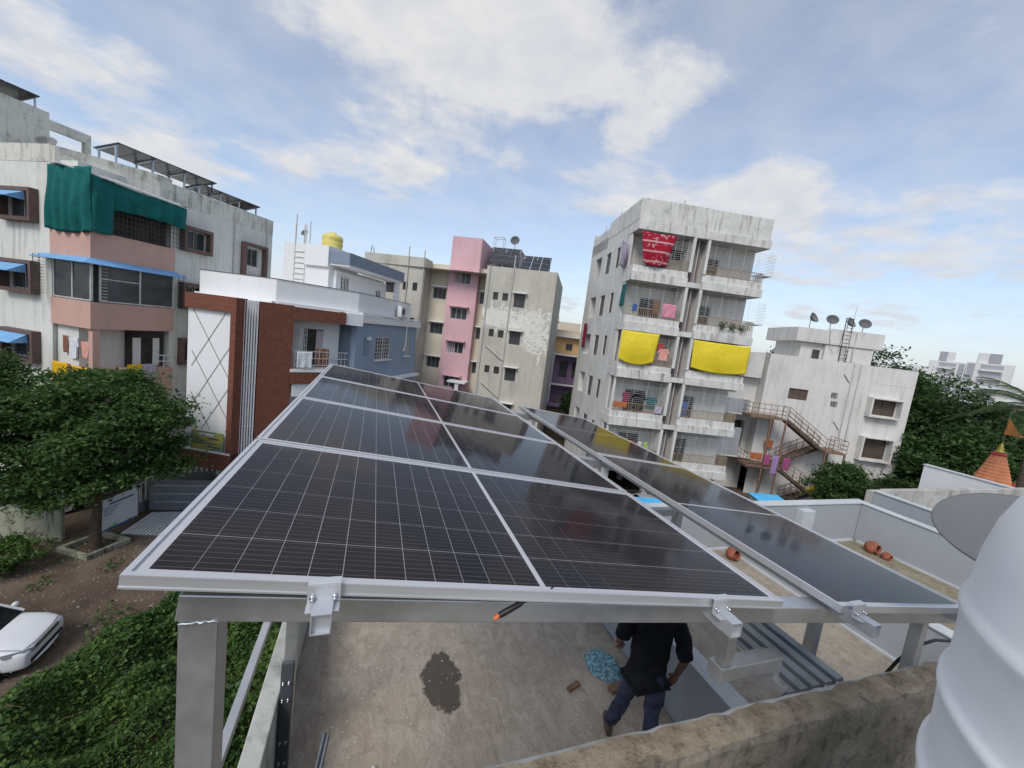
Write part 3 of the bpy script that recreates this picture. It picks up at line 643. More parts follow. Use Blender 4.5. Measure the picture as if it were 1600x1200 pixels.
for i, n in enumerate(('near portrait solar panel of the right array beside the white water tank', 'far portrait solar panel of the right array mirroring the yellow tarpaulin')):
    x = 2.165; a2 = R(6.9)
    solar_panel(n, (x + PW * math.cos(a2), 1.135 + (PL + .02) * i, -1.066 - PW * math.sin(a2)), a2, False, 'solar panels of the near arrays')

# dangling connector and cables
t = thing('cable_connector', 'black cable connector with orange tip hanging under the front panel edge', 'connector', (0.0, 0.0, 0.0))
b = MB(); b.tube([(.64, 1.145, -.835), (.598, 1.125, -.852), (.55, 1.12, -.857), (.519, 1.12, -.864)], [.003, .003, .0035, .004], 'black_plastic', 8); b.build('cable', t)
b = MB(); b.tube([(.524, 1.12, -.862), (.516, 1.12, -.865), (.468, 1.118, -.888), (.445, 1.118, -.899)], [.006, .0095, .0105, .0095], 'black_plastic', 12); b.build('housing', t)
b = MB(); b.tube([(.447, 1.118, -.898), (.43, 1.118, -.909)], [.0088, .008], 'orange_plastic', 12); b.build('tip', t)
b = MB(); b.tube([(3.0, 1.36, -1.95), (3.14, 1.31, -1.665), (3.26, 1.3, -1.575), (3.46, 1.3, -1.56), (3.68, 1.3, -1.6), (4.2, 1.2, -1.62)], .009, 'black_plastic', 8)
tag(b.build('black_hose'), 'black hose arching beside the right post towards the water tank', 'hose')

# ------------------------------------------------------------------ white water tank, grey dish, mast
t = thing('water_tank', 'large ribbed white plastic water tank at the right edge', 'water tank', (1.5, -0.04, -2.3))
b = MB(); prof = [(0.0, 0.0), (.545, 0.0), (.55, .03)]; z = .03
for zc in (.14, .33, .52, .71, .90, 1.09, 1.28, 1.47):
    prof += [(.543, zc - .07), (.544, zc - .04), (.5475, zc - .018), (.552, zc - .006), (.5525, zc + .006), (.548, zc + .014), (.5425, zc + .03), (.5415, zc + .07)]
prof = [q for q in prof if q[1] < 1.56] + [(.544, 1.60), (.5475, 1.642), (.552, 1.654), (.5525, 1.666), (.548, 1.674), (.5425, 1.69), (.5415, 1.74), (.543, 1.79), (.5465, 1.827), (.551, 1.84), (.551, 1.85), (.546, 1.862), (.541, 1.88), (.537, 1.96), (.525, 2.03), (.505, 2.09), (.475, 2.14), (.43, 2.18), (.36, 2.215), (.30, 2.235), (.27, 2.24), (.262, 2.26), (.255, 2.30), (.2, 2.31), (0, 2.31)]
b.lathe(prof, 'tank_white', 96); b.build('shell', t)
b = MB(); b.lathe([(.27, 2.27), (.275, 2.285), (.275, 2.32), (.26, 2.335), (.1, 2.35), (0, 2.35)], 'tank_white', 48); b.build('lid', t)
plain('tank_print', (0.62, 0.63, 0.66), 0.5, 0, 0.3, 0.03); rng = np.random.default_rng(5); b = MB()
for r0 in range(9):                                                    # faint moulded print on the side, wrapped to the wall
    z = 1.585 - r0 * .0125; a = 192
    while a < 216 - (r0 % 3) * 4:
        wd = rng.uniform(.5, 1.3); a0, a1 = R(a), R(a + wd); rr = .5435
        zz = [z, z + .007]
        b.quad((rr * math.cos(a0), rr * math.sin(a0), zz[0]), (rr * math.cos(a1), rr * math.sin(a1), zz[0]), (rr * math.cos(a1), rr * math.sin(a1), zz[1]), (rr * math.cos(a0), rr * math.sin(a0), zz[1]), 'tank_print'); a += wd + rng.uniform(.3, .9)
b.build('moulded_print', t)

t = thing('satellite_dish', 'grey satellite dish lying face up behind the white water tank', 'satellite dish', (2.59, 0.77, -2.3))
n = Vector((-0.355, -0.10, 0.93)).normalized(); q = n.to_track_quat('Z', 'Y')
b = MB(); b.lathe([(0, -.055), (.08, -.051), (.16, -.039), (.24, -.018), (.295, .0), (.302, .004), (.304, -.002), (.296, -.012), (.24, -.028), (.16, -.05), (.08, -.062), (0, -.066)], 'dish_grey', 64)
o = b.build('reflector', t, (0, 0, 1.75)); o.rotation_euler = q.to_euler()
b = MB(); b.tube([(0, 0, 0), (0, 0, 1.5), (.03, .01, 1.68)], .022, 'dish_dark', 12); b.build('mast', t)
b = MB(); b.lathe([(0, 0), (.1, 0), (.1, .012), (0, .012)], 'dish_dark', 20); b.build('base_plate', t)

# ------------------------------------------------------------------ small things on the terraces
def pot(label, loc, s, tilt):
    b = MB(); b.lathe([(0, 0), (.045, 0), (.075, .03), (.085, .07), (.07, .105), (.05, .12), (.06, .135), (.055, .135), (.044, .118), (.06, .1), (.07, .07), (.06, .03), (0, .02)], 'clay', 20)
    o = b.build('clay_pot', None, loc); o.scale = (s, s, s); o.rotation_euler = (R(tilt), R(10), 0); tag(o, label, 'pot', 'clay pots on the terrace')
pot('larger red clay pot tipped over by the grey right parapet', (9.08, 4.62, TAN + .09), 1.5, 85)
pot('smaller red clay pot lying beside the larger one', (9.1, 4.36, TAN + .06), 1.0, 95)
pot('dark brown clay pot in the far corner below the middle parapet', (5.8, 4.74, TAN + .08), 1.3, 75)
def rag(name, label, cat, pts, z, mat, th=.03, seed=1):
    rng = np.random.default_rng(seed); b = MB(); n = len(pts); c = (sum(q[0] for q in pts) / n, sum(q[1] for q in pts) / n)
    vs = [(c[0], c[1], z + th * 1.6)]; 
    for s in (.35, .7, 1.0):
        for x, y in pts: vs.append((c[0] + (x - c[0]) * s + rng.normal(0, .01), c[1] + (y - c[1]) * s + rng.normal(0, .01), z + (th * (1.6 - s) + abs(rng.normal(0, th * .7)) if s < 1 else .004)))
    fs = [(0, 1 + i, 1 + (i + 1) % n) for i in range(n)]
    for r_ in range(2): fs += [(1 + r_ * n + i, 1 + (r_ + 1) * n + i, 1 + (r_ + 1) * n + (i + 1) % n, 1 + r_ * n + (i + 1) % n) for i in range(n)]
    b.add(vs, fs, mat, True); return tag(b.build(name), label, cat)
rag('plastic_sack', 'crumpled pale blue plastic sack on the terrace floor beside the man', 'sack', [(2.80, 3.72), (2.90, 3.60), (3.05, 3.58), (3.20, 3.66), (3.22, 3.84), (3.15, 4.06), (2.98, 4.12), (2.84, 4.05), (2.78, 3.88)], PIT + .002, 'blue_plastic', .045, 2)
b = MB(); b.box(-.09, .09, -.045, .045, 0, .05, 'rust'); o = b.build('brick', None, (2.97, 3.50, PIT + .001), R(12), bevel=.006); tag(o, 'single reddish brick lying by the blue sack', 'brick')
b = MB(); b.box(-.09, .09, -.03, .03, 0, .04, 'rust'); o = b.build('brick_shard', None, (2.48, 3.62, PIT + .001), R(20), bevel=.006); tag(o, 'small brown brick shard lying alone on the terrace floor', 'brick')
b = MB(); b.box(-.025, .025, -.25, .25, 0, .03, 'zinc'); b.box(-.012, .012, -.25, .25, .0305, .036, 'zinc_dark'); o = b.build('metal_offcut', None, (-.17, 3.35, PIT + .001), R(-6)); tag(o, 'short galvanised offcut lying by the left parapet', 'metal offcut')
b = MB(); b.add([(0, 0, 0), (.2, -.02, 0), (.27, .1, .0), (.12, .3, .05), (.02, .2, .03), (.1, .12, .09)], [(0, 1, 5), (1, 2, 5), (2, 3, 5), (3, 4, 5), (4, 0, 5)], 'white_plain', True); o = b.build('torn_sheet', None, (.16, 2.90, PIT + .003)); tag(o, 'torn white sheet scrap on the terrace floor', 'scrap')
rag('teal_scrap', 'teal scrap of cloth on the terrace floor near the left parapet', 'scrap', [(0.0, 3.10), (.2, 3.06), (.28, 3.14), (.12, 3.19), (.0, 3.16)], PIT + .002, 'cloth_teal', .015, 6)

# ------------------------------------------------------------------ white five-storey block of flats on the right
O5, D5 = (14.3, 21.7), -13.5
f5 = thing('apartment_block', 'white five-storey block of flats with stacked balconies and two yellow tarpaulins', 'building', (O5[0], O5[1], -G), D5)
S5 = [7.13, 4.15, 1.12, -1.80, -4.86, -7.80]              # undersides of the balcony slabs, top to bottom
XL, XP, XD, XQ, XR, BD, DEP = 0.0, 3.5, 3.68, 4.45, 8.46, 1.35, 10.2
sideholes = []
for k in range(5):
    zc, zf = S5[k] + g, S5[k + 1] + g
    sideholes += [(2.85, 3.55, zf + 1.15, zf + 2.5, .12), (4.75, 5.85, zf + 1.0, zf + 2.5, .12), (7.0, 8.6, zf + .95, zf + 2.55, .6)]
b = MB(); wall(b, 'l', 0.0, BD, DEP, 0.0, 8.6 + g, sideholes, 'flat_white', .12)
b.quad((0, DEP, 0), (XR, DEP, 0), (XR, DEP, 9 + g), (0, DEP, 9 + g), 'flat_white'); b.quad((XR, BD, 0), (XR, DEP, 0), (XR, DEP, 8.9 + g), (XR, BD, 8.9 + g), 'flat_white')
b.quad((0.0, BD, 7.2 + g), (XR, BD, 7.2 + g), (XR, DEP, 7.2 + g), (0, DEP, 7.2 + g), 'flat_white'); b.build('wall', f5)
b = MB(); b.box(-.02, XP + .93, .06, .2, S5[0] + .62 + g, 8.96 + g, 'flat_band'); b.box(XP + .932, XR - .03, .1, .24, S5[0] + .62 + g, 8.93 + g, 'flat_band'); b.box(-.02, .12, .201, 6.0, S5[0] + .62 + g, 8.96 + g, 'flat_band'); b.box(XR - .17, XR - .031, .241, DEP, S5[0] + .62 + g, 8.93 + g, 'flat_band')
b.box(0, .14, 6.0, DEP, S5[0] + g, 8.0 + g, 'flat_band'); b.box(XP + .021, XD + .799, .0, .3, S5[0] + g, S5[0] + .619 + g, 'flat_band'); b.build('roof_parapet', f5, bevel=.02)
for x, y, h in ((2.9, .8, 9.45), (.25, 4.6, 9.4), (.2, 7.8, 9.2)):
    b = MB(); b.tube([(x, y, 7.2 + g), (x, y, h + g)], .03, 'pipe_grey', 6); b.build('roof_pipe', f5)
# bands with lips, pillars, back walls
for k in range(6):
    z = S5[k] + g; h = .62 if k == 0 else .92
    b = MB()
    b.box(XL - .03, XP + .02, -.06, .06, z, z + .55, 'flat_band'); b.box(XL, XP + .02, .0605, .14, z + .3, z + h, 'flat_band')
    b.box(XD + .8, XR, -.06, .06, z, z + .5, 'flat_band'); b.box(XD + .8, XR - .03, .0605, .14, z + .3, z + h, 'flat_band')
    b.box(XL - .03, XL + .09, .0605, BD + .3, z, z + .55, 'flat_band'); b.box(XL, XL + .1, .141, BD, z + .551, z + h, 'flat_band')
    b.box(XR - .12, XR - .001, .0605, BD, z, z + .5, 'flat_band'); b.build('balcony_front', f5, bevel=.015)
    b = MB(); b.box(.1, XR - .13, .15, BD, z + .02, z + .14, 'flat_white'); b.box(XP - .02, XD + .82, .10, .149, z + .05, z + .35, 'flat_white'); b.build('slab', f5)
for k in range(5):
    zc, zf = S5[k] + g, S5[k + 1] + g
    for (xa, xb, ya, yb) in ((XP, XD, -.02, .16), (XQ, XQ + .16, -.02, .16), (.0, .12, BD - .35, BD)) + (((0.0, .13, .142, .28),) if k >= 2 else ()):
        b = MB(); b.box(xa, xb, ya, yb, zf + .921, zc, 'flat_white'); b.build('pillar', f5, bevel=.01)
    hl = (1.25, 2.75, zf + .15, zf + 2.25, .1); hr = (4.85, 6.15, zf + .15, zf + 2.25, .1)
    b = MB(); wall(b, 'f', BD, .0, XP, zf + .1, zc + .05, [hl], 'flat_white', .1); wall(b, 'f', BD, XD + .77, XR, zf + .1, zc + .05, [hr], 'flat_white', .1)
    b.quad((XP, .16, zf), (XP, BD, zf), (XP, BD, zc), (XP, .16, zc), 'flat_white'); b.quad((XQ + .1, .16, zf), (XQ + .1, BD, zf), (XQ + .1, BD, zc), (XQ + .1, .16, zc), 'flat_white')
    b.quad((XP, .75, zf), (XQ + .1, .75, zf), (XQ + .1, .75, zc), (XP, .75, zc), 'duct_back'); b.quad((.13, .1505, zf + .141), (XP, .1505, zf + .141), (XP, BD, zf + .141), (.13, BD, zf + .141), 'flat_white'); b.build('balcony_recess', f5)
    for (h, mu) in ((hl, 1), (hr, 2)):
        window(f5, 'f', BD, h[0], h[1], h[2], h[3], .07, 'window_dark', 'alu_frame', mu, 1, 5, 'grille_dark', .06)
    for hole in sideholes[k * 3:k * 3 + 3]: window(f5, 'l', 0.0, hole[0], hole[1], hole[2], hole[3], .1 if hole[4] < .3 else .55, 'window_dark', 'alu_frame', 1, 0, 4, 'grille_dark', .05)
    for i in range(4):
        b = MB(); x = XD + .1 + i * .17; b.tube([(x, .45 + .1 * (i % 2), zf + .36), (x, .45 + .1 * (i % 2), zc + .04)], .045, 'duct_pipe' if i != 2 else 'pipe_grey', 8); b.build('duct_pipe', f5)
    # balcony railings (balusters are too fine to pick apart singly)
    for (xa, xb) in ((.1, XP), (XQ + .16, XR - .05)):
        if k == 0 and xa < 1: xa = 1.9
        b = MB(); zt = zf + 1.5
        b.box(xa, xb, .08, .12, zt - .04, zt, 'rail_tan'); b.box(xa, xb, .085, .115, zf + .98, zf + 1.01, 'rail_tan')
        nb = int((xb - xa) / .115)
        for i in range(nb + 1): x = xa + (xb - xa) * i / nb; b.box(x - .013, x + .013, .088, .112, zf + .925, zt - .04, 'rail_tan')
        if xa > 3:
            for i in range(7): y = .2 + i * .15; b.box(xb - .03, xb, y, y + .02, zf + .6, zt, 'rail_tan')
            b.box(xb - .04, xb, .1, 1.2, zt - .04, zt, 'rail_tan')
        b.build('railing', f5)
        b = MB()
        for i in range(9): z = zt + .12 + i * .125; b.box(xa, xb, .095, .105, z, z + .009, 'grille_white')
        for i in range(4): x = xa + (xb - xa) * (i + .5) / 4; b.box(x - .005, x + .005, .105, .112, zt, zc, 'grille_white')
        b.build('safety_grille', f5)
for k in range(2):                                            # wire cage for plants at the right ends
    zf = S5[k + 1] + g; b = MB()
    for i in range(7): z = zf + 1.45 + i * .2; b.box(XR - .02, XR + .5, .0, .012, z, z + .012, 'grille_white'); b.box(XR + .488, XR + .5, .013, .9, z, z + .012, 'grille_white')
    for i in range(5): x = XR + i * .12; b.box(x, x + .01, -.012, -.001, zf + 1.4, zf + 2.75, 'grille_white')
    b.box(XR, XR + .5, 0, .9, zf + 1.36, zf + 1.4, 'grille_white'); b.build('plant_cage', f5)
b = MB(); b.box(-.4, XR + .2, -.9, -.07, S5[5] + g - .02, S5[5] + g + .1, 'flat_band') if False else None
for x in (0.0, 3.4, 8.0):
    for y in (1.0, 5.5, 9.6): b = MB(); b.box(x + .05, x + .4, y, y + .4, 0, S5[5] + g, 'flat_white'); b.build('parking_column', f5)
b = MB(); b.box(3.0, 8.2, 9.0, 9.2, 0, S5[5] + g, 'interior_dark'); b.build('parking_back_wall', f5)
b = MB()
for x in np.linspace(.3, 8.2, 26): b.box(x, x + .03, -.03, 0, 0, 1.3, 'dark_iron')
b.box(.3, 8.23, -.02, -.0, 1.2, 1.24, 'dark_iron'); b.build('parking_gate', f5)
def at5(x, y, z): return wpt(O5, D5, x, y, z)
cloth('tarpaulin', 'yellow tarpaulin hung over the left third-floor balcony of the white flats', 'tarpaulin', at5(-.08, -.12, 1.10), D5, 2.4, 1.75, 'tarp', .03, -.05, .02, .16, 'yellow tarpaulins on the flats', (24, 20), .05, 1.5, .28)
cloth('tarpaulin', 'wide yellow tarpaulin covering the whole right third-floor balcony of the white flats', 'tarpaulin', at5(4.58, -.12, 1.06), D5, 3.8, 1.72, 'tarp', .035, .05, .03, .12, 'yellow tarpaulins on the flats', (30, 20), .03, 1.5, .2)
cloth('blanket', 'red and white patterned blanket hung across the top left balcony', 'blanket', at5(.18, -.1, 7.02), D5, 2.2, 1.8, 'red_print', .05, .12, .05, .12, None, (24, 20), .32, 1.5, .12)
cloth('shawl', 'faded pink shawl blown out from the side of the top balcony', 'shawl', at5(-.65, .55, 6.55), D5 + 60, 1.0, 1.5, 'cloth_lilac', .12, .3, 0, .2)
cloth('towel', 'pink towel over the railing of the left fourth-floor balcony', 'towel', at5(2.25, -.02, 3.0), D5, .85, .82, 'cloth_pink', .03)
cloth('green_curtain', 'dark green curtain in the side opening of the fourth floor', 'curtain', at5(-.09, 1.15, 3.95), D5 - 90, .75, 1.35, 'cloth_teal', .04)
garment('hanging_shirt', 'small black shirt drying in the top left balcony', 'shirt', at5(2.75, .35, 6.35), D5, .55, .6, 'cloth_black')
garment('hanging_shirt', 'beige shirt with white scarf drying beside the pink towel', 'shirt', at5(1.95, .3, 3.15), D5, .35, .8, 'cloth_brown', .25)
cloth('blue_cloth', 'small light blue cloth on the fourth-floor railing near the corner', 'cloth', at5(.35, -.01, 2.75), D5, .28, .45, 'cloth_blue', .01)
garment('hanging_shirt', 'salmon shirt drying beside the smaller yellow tarpaulin', 'shirt', at5(2.78, -.05, .25), D5, .55, .7, 'cloth_salmon')
garment('hanging_shirt', 'red shirt drying above the salmon one', 'shirt', at5(2.65, .25, .55), D5, .4, .5, 'cloth_red')
cloth('orange_cloth', 'orange cloth lying over the railing below the smaller yellow tarpaulin', 'cloth', at5(.1, -.02, -3.35), D5, .9, .35, 'cloth_orange', .02)
garment('hanging_shirt', 'maroon shirt drying left of the two big black ones', 'shirt', at5(.95, .2, -2.75), D5, .4, .6, 'cloth_maroon')
garment('hanging_shirt', 'larger black shirt drying in the left second-floor balcony', 'shirt', at5(1.75, .12, -2.75), D5, .7, .95, 'cloth_black')
garment('hanging_shirt', 'dark teal shirt drying right of the larger black shirt', 'shirt', at5(2.6, .15, -2.85), D5, .62, .8, 'cloth_teal')
cloth('checked_cloth', 'pale pink cloth over the second-floor railing by the pillar', 'cloth', at5(2.85, -.02, -3.4), D5, .5, .45, 'cloth_lilac', .02)
cloth('blue_cloth', 'blue cloth hanging in the right second-floor balcony beside the pillar', 'cloth', at5(4.75, .3, -2.95), D5, .4, .95, 'cloth_blue', .02)
for i, (x, m, nmz) in enumerate(((1.5, 'cloth_lime', 'lime'), (2.0, 'cloth_red', 'red'), (2.5, 'cloth_white', 'white'), (2.9, 'cloth_lime', 'pale green'))):
    garment('small_garment', '%s small garment drying in front of the first-floor balcony door' % ('first lime', 'red', 'white', 'second lime')[i], 'garment', at5(x, .55, -5.9), D5, .22, .4, m)
cloth('red_cloth', 'long dark red cloth hanging off the far back corner of the white flats', 'cloth', at5(-.12, 9.0, 1.6), D5 - 90, .9, 1.9, 'cloth_maroon', .05)
for i in range(3):
    b = MB(); rr = np.random.default_rng(i); 
    v, q = leaves(rr.normal(0, .13, (260, 3)) + [0, 0, .12], .09, .4, .4, i); t = thing('balcony_plant', '%s of the low potted plants on the right fourth-floor balcony ledge' % ('leftmost', 'middle', 'rightmost')[i], 'plant', at5(6.3 + i * .65, -.0, 1.12 + .93), D5, 'potted plants on the balcony ledge')
    link('leaves', fast_mesh('leaves', v, q, ['leaf_mid']), t); b.lathe([(0, 0), (.06, 0), (.08, .12), (0, .12)], 'clay', 10); b.build('flowerpot', t)

# ------------------------------------------------------------------ white house with the outside stair
O6, D6 = (29.0, 23.5), -21.7
f6 = thing('white_house', 'plain white two-storey house with boxed windows and dishes on its stair tower', 'building', (O6[0], O6[1], -G), D6)
b = MB(); hol = [(1.9, 3.36, -2.28 + g, -1.43 + g), (5.1, 5.6, -1.86 + g, -1.38 + g), (5.2, 5.72, -2.52 + g, -2.05 + g), (8.2, 10.05, -2.68 + g, -1.48 + g), (8.24, 10.05, -6.14 + g, -4.57 + g)]
wall(b, 'f', 0.0, 0.0, 11.1, 0, 1.03 + g, hol, 'right_white', .14)
b.quad((0, 0, 2.0), (0, 9, 2.0), (0, 9, 1.03 + g), (0, 0, 1.03 + g), 'right_white'); b.quad((11.1, 0, 0), (11.1, 9, 0), (11.1, 9, 1.03 + g), (11.1, 0, 1.03 + g), 'right_white'); b.quad((0, 9, 0), (11.1, 9, 0), (11.1, 9, 1.03 + g), (0, 9, 1.03 + g), 'right_white')
b.quad((0, 0, .3 + g), (11.1, 0, .3 + g), (11.1, 9, .3 + g), (0, 9, .3 + g), 'right_white'); b.build('wall', f6)
b = MB(); b.box(0, 11.1, .001, .15, .31 + g, 1.028 + g, 'right_white'); b.build('parapet', f6)
for h, kw in zip(hol, (dict(mull=2, pane='pane_brown', frame='brown_frame'), dict(mull=0, bars=2, barsh=4, barmat='alu_frame'), dict(mull=0, bars=2, barsh=4, barmat='alu_frame'), dict(mull=1, pane='pane_brown', frame='brown_frame', barsh=6), dict(mull=1, pane='pane_brown', frame='brown_frame', barsh=9))):
    window(f6, 'f', 0.0, *h, depth=.1, **kw)
for (x0, x1, z0, z1) in ((7.85, 10.25, -2.84, -1.32), (7.85, 10.25, -6.30, -4.40)):
    b = MB(); z0 += g; z1 += g; b.box(x0, x1, -.5, -.002, z0, z0 + .12, 'right_white'); b.box(x0, x1, -.5, -.002, z1 - .1, z1, 'right_white'); b.box(x0, x0 + .14, -.49, -.002, z0 + .1205, z1 - .1005, 'right_white'); b.box(x1 - .14, x1, -.49, -.002, z0 + .1205, z1 - .1005, 'right_white'); b.build('window_surround', f6, bevel=.01)
b = MB(); b.box(2.9, 8.3, 1.3, 4.8, .3 + g, 2.32 + g, 'right_white'); b.box(2.2, 8.8, .9, 5.2, 2.322 + g, 2.44 + g, 'right_white')
b.box(2.2, 4.5, .9, 1.0, 2.4405 + g, 3.4 + g, 'right_white'); b.box(4.5, 8.8, .9, 1.0, 2.4405 + g, 3.55 + g, 'right_white'); b.box(2.2, 2.3, 1.001, 5.2, 2.4405 + g, 3.4 + g, 'right_white'); b.box(8.7, 8.8, 1.001, 5.2, 2.4405 + g, 3.55 + g, 'right_white'); b.box(4.6, 8.28, 1.02, 1.29, .3 + g, 2.32 + g, 'right_white'); b.build('stair_tower', f6, bevel=.012)
window(f6, 'f', 1.3, 3.85, 4.4, 1.05 + g, 1.8 + g, -.03, 'window_dark', 'brown_frame', 0)
b = MB(); 
for x in (5.62, 6.15): b.tube([(x + .15, .96, 1.03 + g), (x, .86, 3.62 + g), (x, .86, 4.5 + g)], .035, 'rust_dark', 6)
for i in range(9): z = 1.35 + i * .3; b.tube([(5.66 + .1, .9, z + g), (6.2 + .1, .9, z + g)], .022, 'rust_dark', 5)
b.tube([(5.6, .86, 4.45 + g), (6.15, .86, 4.45 + g)], .03, 'rust_dark', 6); b.build('ladder', f6)
for x in (6.35, 6.85):
    b = MB(); b.tube([(x, -.05, -5 + g), (x, -.05, 1.0 + g), (x - .15, .95, 1.2 + g), (x - .2, .87, 3.4 + g)], .04, 'pipe_grey', 6); b.build('drain_pipe', f6)
for z in (-.45, -4.2): b = MB(); b.tube([(5.7, -.04, z + .6 + g), (6.2, -.06, z + g)], .035, 'pipe_grey', 6); b.build('drain_branch', f6)
b = MB(); b.tube([(4.6, .88, 3.4 + g), (4.75, .87, 2.2 + g), (5.1, .87, 1.7 + g), (5.5, .87, 1.9 + g), (5.6, .87, 3.4 + g)], .012, 'dark_iron', 5); b.build('cable', f6)
for i in range(3): b = MB(); b.box(8.5 if i else 7.9, 10.9, -.02, -.001, (-.25, -3.5, -6.9)[i] + g, (-.25, -3.5, -6.9)[i] + .03 + g, 'slab_white'); b.build('wall_joint', f6)
# left wing with dark doorways behind the stair
b = MB(); wall(b, 'f', 1.0, -4.2, -.005, 0, -.6 + g, [(-3.7, -2.9, -2.4 + g, -.95 + g, .5), (-2.6, -1.6, -2.4 + g, -1.2 + g, .5), (-3.4, -2.2, -6.6 + g, -4.3 + g, .5), (-1.4, -.4, -6.8 + g, -4.6 + g, .5)], 'right_white', .5, 'right_white')
b.quad((-4.2, 1.5, 0), (0, 1.5, 0), (0, 1.5, -.6 + g), (-4.2, 1.5, -.6 + g), 'interior_dark'); b.box(-4.2, -.01, 1.52, 7, 0, -.6 + g, 'right_white'); b.box(-2.2, -.2, .3, .99, -1.0 + g, .95 + g, 'flat_white'); b.build('side_wing', f6)
b = MB(); b.box(-3.8, -.1, -.6, .98, -3.95 + g, -3.8 + g, 'right_white'); b.box(-3.6, -1.2, -.62, -.5, -3.79 + g, -2.75 + g, 'parapet_grey'); b.box(-3.8, -.1, -.6, .98, -7.35 + g, -7.2 + g, 'right_white'); b.box(-3.6, -1.4, -.62, -.5, -7.19 + g, -5.0 + g, 'parapet_grey'); b.build('gallery', f6)
# steel stair
st = thing('steel_staircase', 'rusty steel dogleg staircase with railings outside the white house', 'staircase', (*wpt(O6, D6, 0, 0, 0)[:2], -G), D6)
def flight(x0, z0, x1, z1, ya, yb, n):
    b = MB()
    for y in (ya, yb): b.beam((x0, y, z0 + g - .1), (x1, y, z1 + g - .1), .05, .2, 'rust_dark')
    b.build('stringer', st)
    for i in range(n): t_ = (i + .5) / n; x = x0 + (x1 - x0) * t_; z = z0 + (z1 - z0) * t_ + g; b = MB(); b.box(x - .14, x + .14, ya + .03, yb - .03, z - .03, z, 'rust'); b.build('tread', st)
    for y in (ya, yb):
        b = MB()
        for q in (.3, .6, .95): b.tube([(x0, y, z0 + q + g), (x1, y, z1 + q + g)], .022, 'rust', 6)
        m = max(2, int(abs(x1 - x0) / .45))
        for i in range(m + 1): t_ = i / m; b.tube([(x0 + (x1 - x0) * t_, y, z0 + (z1 - z0) * t_ + g), (x0 + (x1 - x0) * t_, y, z0 + (z1 - z0) * t_ + .95 + g)], .018, 'rust', 5)
        b.build('railing', st)
def landing(x0, x1, z, ya, yb, sides):
    b = MB(); b.box(x0, x1, ya, yb, z - .12 + g, z + g, 'rust'); b.build('landing', st); b = MB()
    segs = {'f': ((x0, ya), (x1, ya)), 'r': ((x1, ya), (x1, yb)), 'l': ((x0, ya), (x0, yb))}
    for s_ in sides:
        p0, p1 = segs[s_]
        for q in (.3, .6, .95): b.tube([(*p0, z + q + g), (*p1, z + q + g)], .022, 'rust', 6)
        m = max(2, int(math.hypot(p1[0] - p0[0], p1[1] - p0[1]) / .4))
        for i in range(m + 1): b.tube([(p0[0] + (p1[0] - p0[0]) * i / m, p0[1] + (p1[1] - p0[1]) * i / m, z + g), (p0[0] + (p1[0] - p0[0]) * i / m, p0[1] + (p1[1] - p0[1]) * i / m, z + .95 + g)], .018, 'rust', 5)
    b.build('railing', st)
landing(-1.6, 1.1, -3.72, -1.9, -.1, 'fl'); flight(1.1, -3.72, 4.2, -5.72, -1.9, -1.1, 12); landing(4.2, 5.75, -5.72, -1.9, -.1, 'fr')
flight(4.2, -5.72, 1.3, -7.45, -.95, -.15, 11); landing(-1.3, 1.3, -7.5, -1.9, -.1, 'fl'); flight(1.3, -7.5, 4.4, -9.4, -1.9, -1.1, 11); landing(4.4, 5.6, -9.4, -1.9, -.1, 'f'); flight(4.4, -9.4, 2.6, -10.3, -.95, -.15, 5)
for x, y in ((-.05, -1.85), (1.05, -1.85), (4.3, -1.85), (5.7, -1.85), (5.7, -.15), (1.05, -.15)):
    b = MB(); b.box(x - .05, x + .05, y - .05, y + .05, 0, (-3.85 if x < 2 else -5.85) + g, 'rust'); b.build('column', st)
def at6(x, y, z): return wpt(O6, D6, x, y, z)
cloth('orange_cloth', 'orange cloth hanging in the doorway under the steel stair', 'cloth', at6(.75, -.3, -5.7), D6, .6, .6, 'cloth_orange', .03)
cloth('orange_cloth', 'orange and maroon cloth over the railing of the lower stair landing', 'cloth', at6(-1.15, -1.95, -6.5), D6, .9, .5, 'cloth_orange', .03)
cloth('magenta_cloth', 'magenta cloth over the middle of the lower landing railing', 'cloth', at6(-.1, -1.96, -6.55), D6, .45, .8, 'cloth_magenta', .03)
cloth('purple_cloth', 'long purple cloth hanging from the lower landing railing', 'cloth', at6(.55, -1.98, -6.55), D6, .45, 1.45, 'cloth_purple', .04)
cloth('magenta_cloth', 'dark pink cloth at the right end of the lower landing railing', 'cloth', at6(1.35, -1.98, -6.6), D6, .5, .9, 'cloth_magenta', .04)
b = MB(); b.tube([(0, 0, 0), (.25, 0, 3.1)], .03, 'rail_tan', 6); fo = thing('flag_pole', 'leaning bamboo pole with a twisted yellow flag near the stair foot', 'flag', (*at6(4.2, -2.8, 0)[:2], -G), D6); b.build('pole', fo)
b = MB(); vs = []; 
for i in range(10):
    t_ = i / 9; vs += [(.22 - 1.5 * t_, .1 * math.sin(t_ * 7), 2.9 - .1 * t_ - 1.1 * t_ ** 1.5 * .9), (.2 - 1.5 * t_, .12 * math.sin(t_ * 7 + 1), 2.3 - .9 * t_)]
b.add(vs, [(2 * i, 2 * i + 1, 2 * i + 3, 2 * i + 2) for i in range(9)], 'yellow_cloth', True); o = b.build('flag', fo); md = o.modifiers.new('thickness', 'SOLIDIFY'); md.thickness = .01
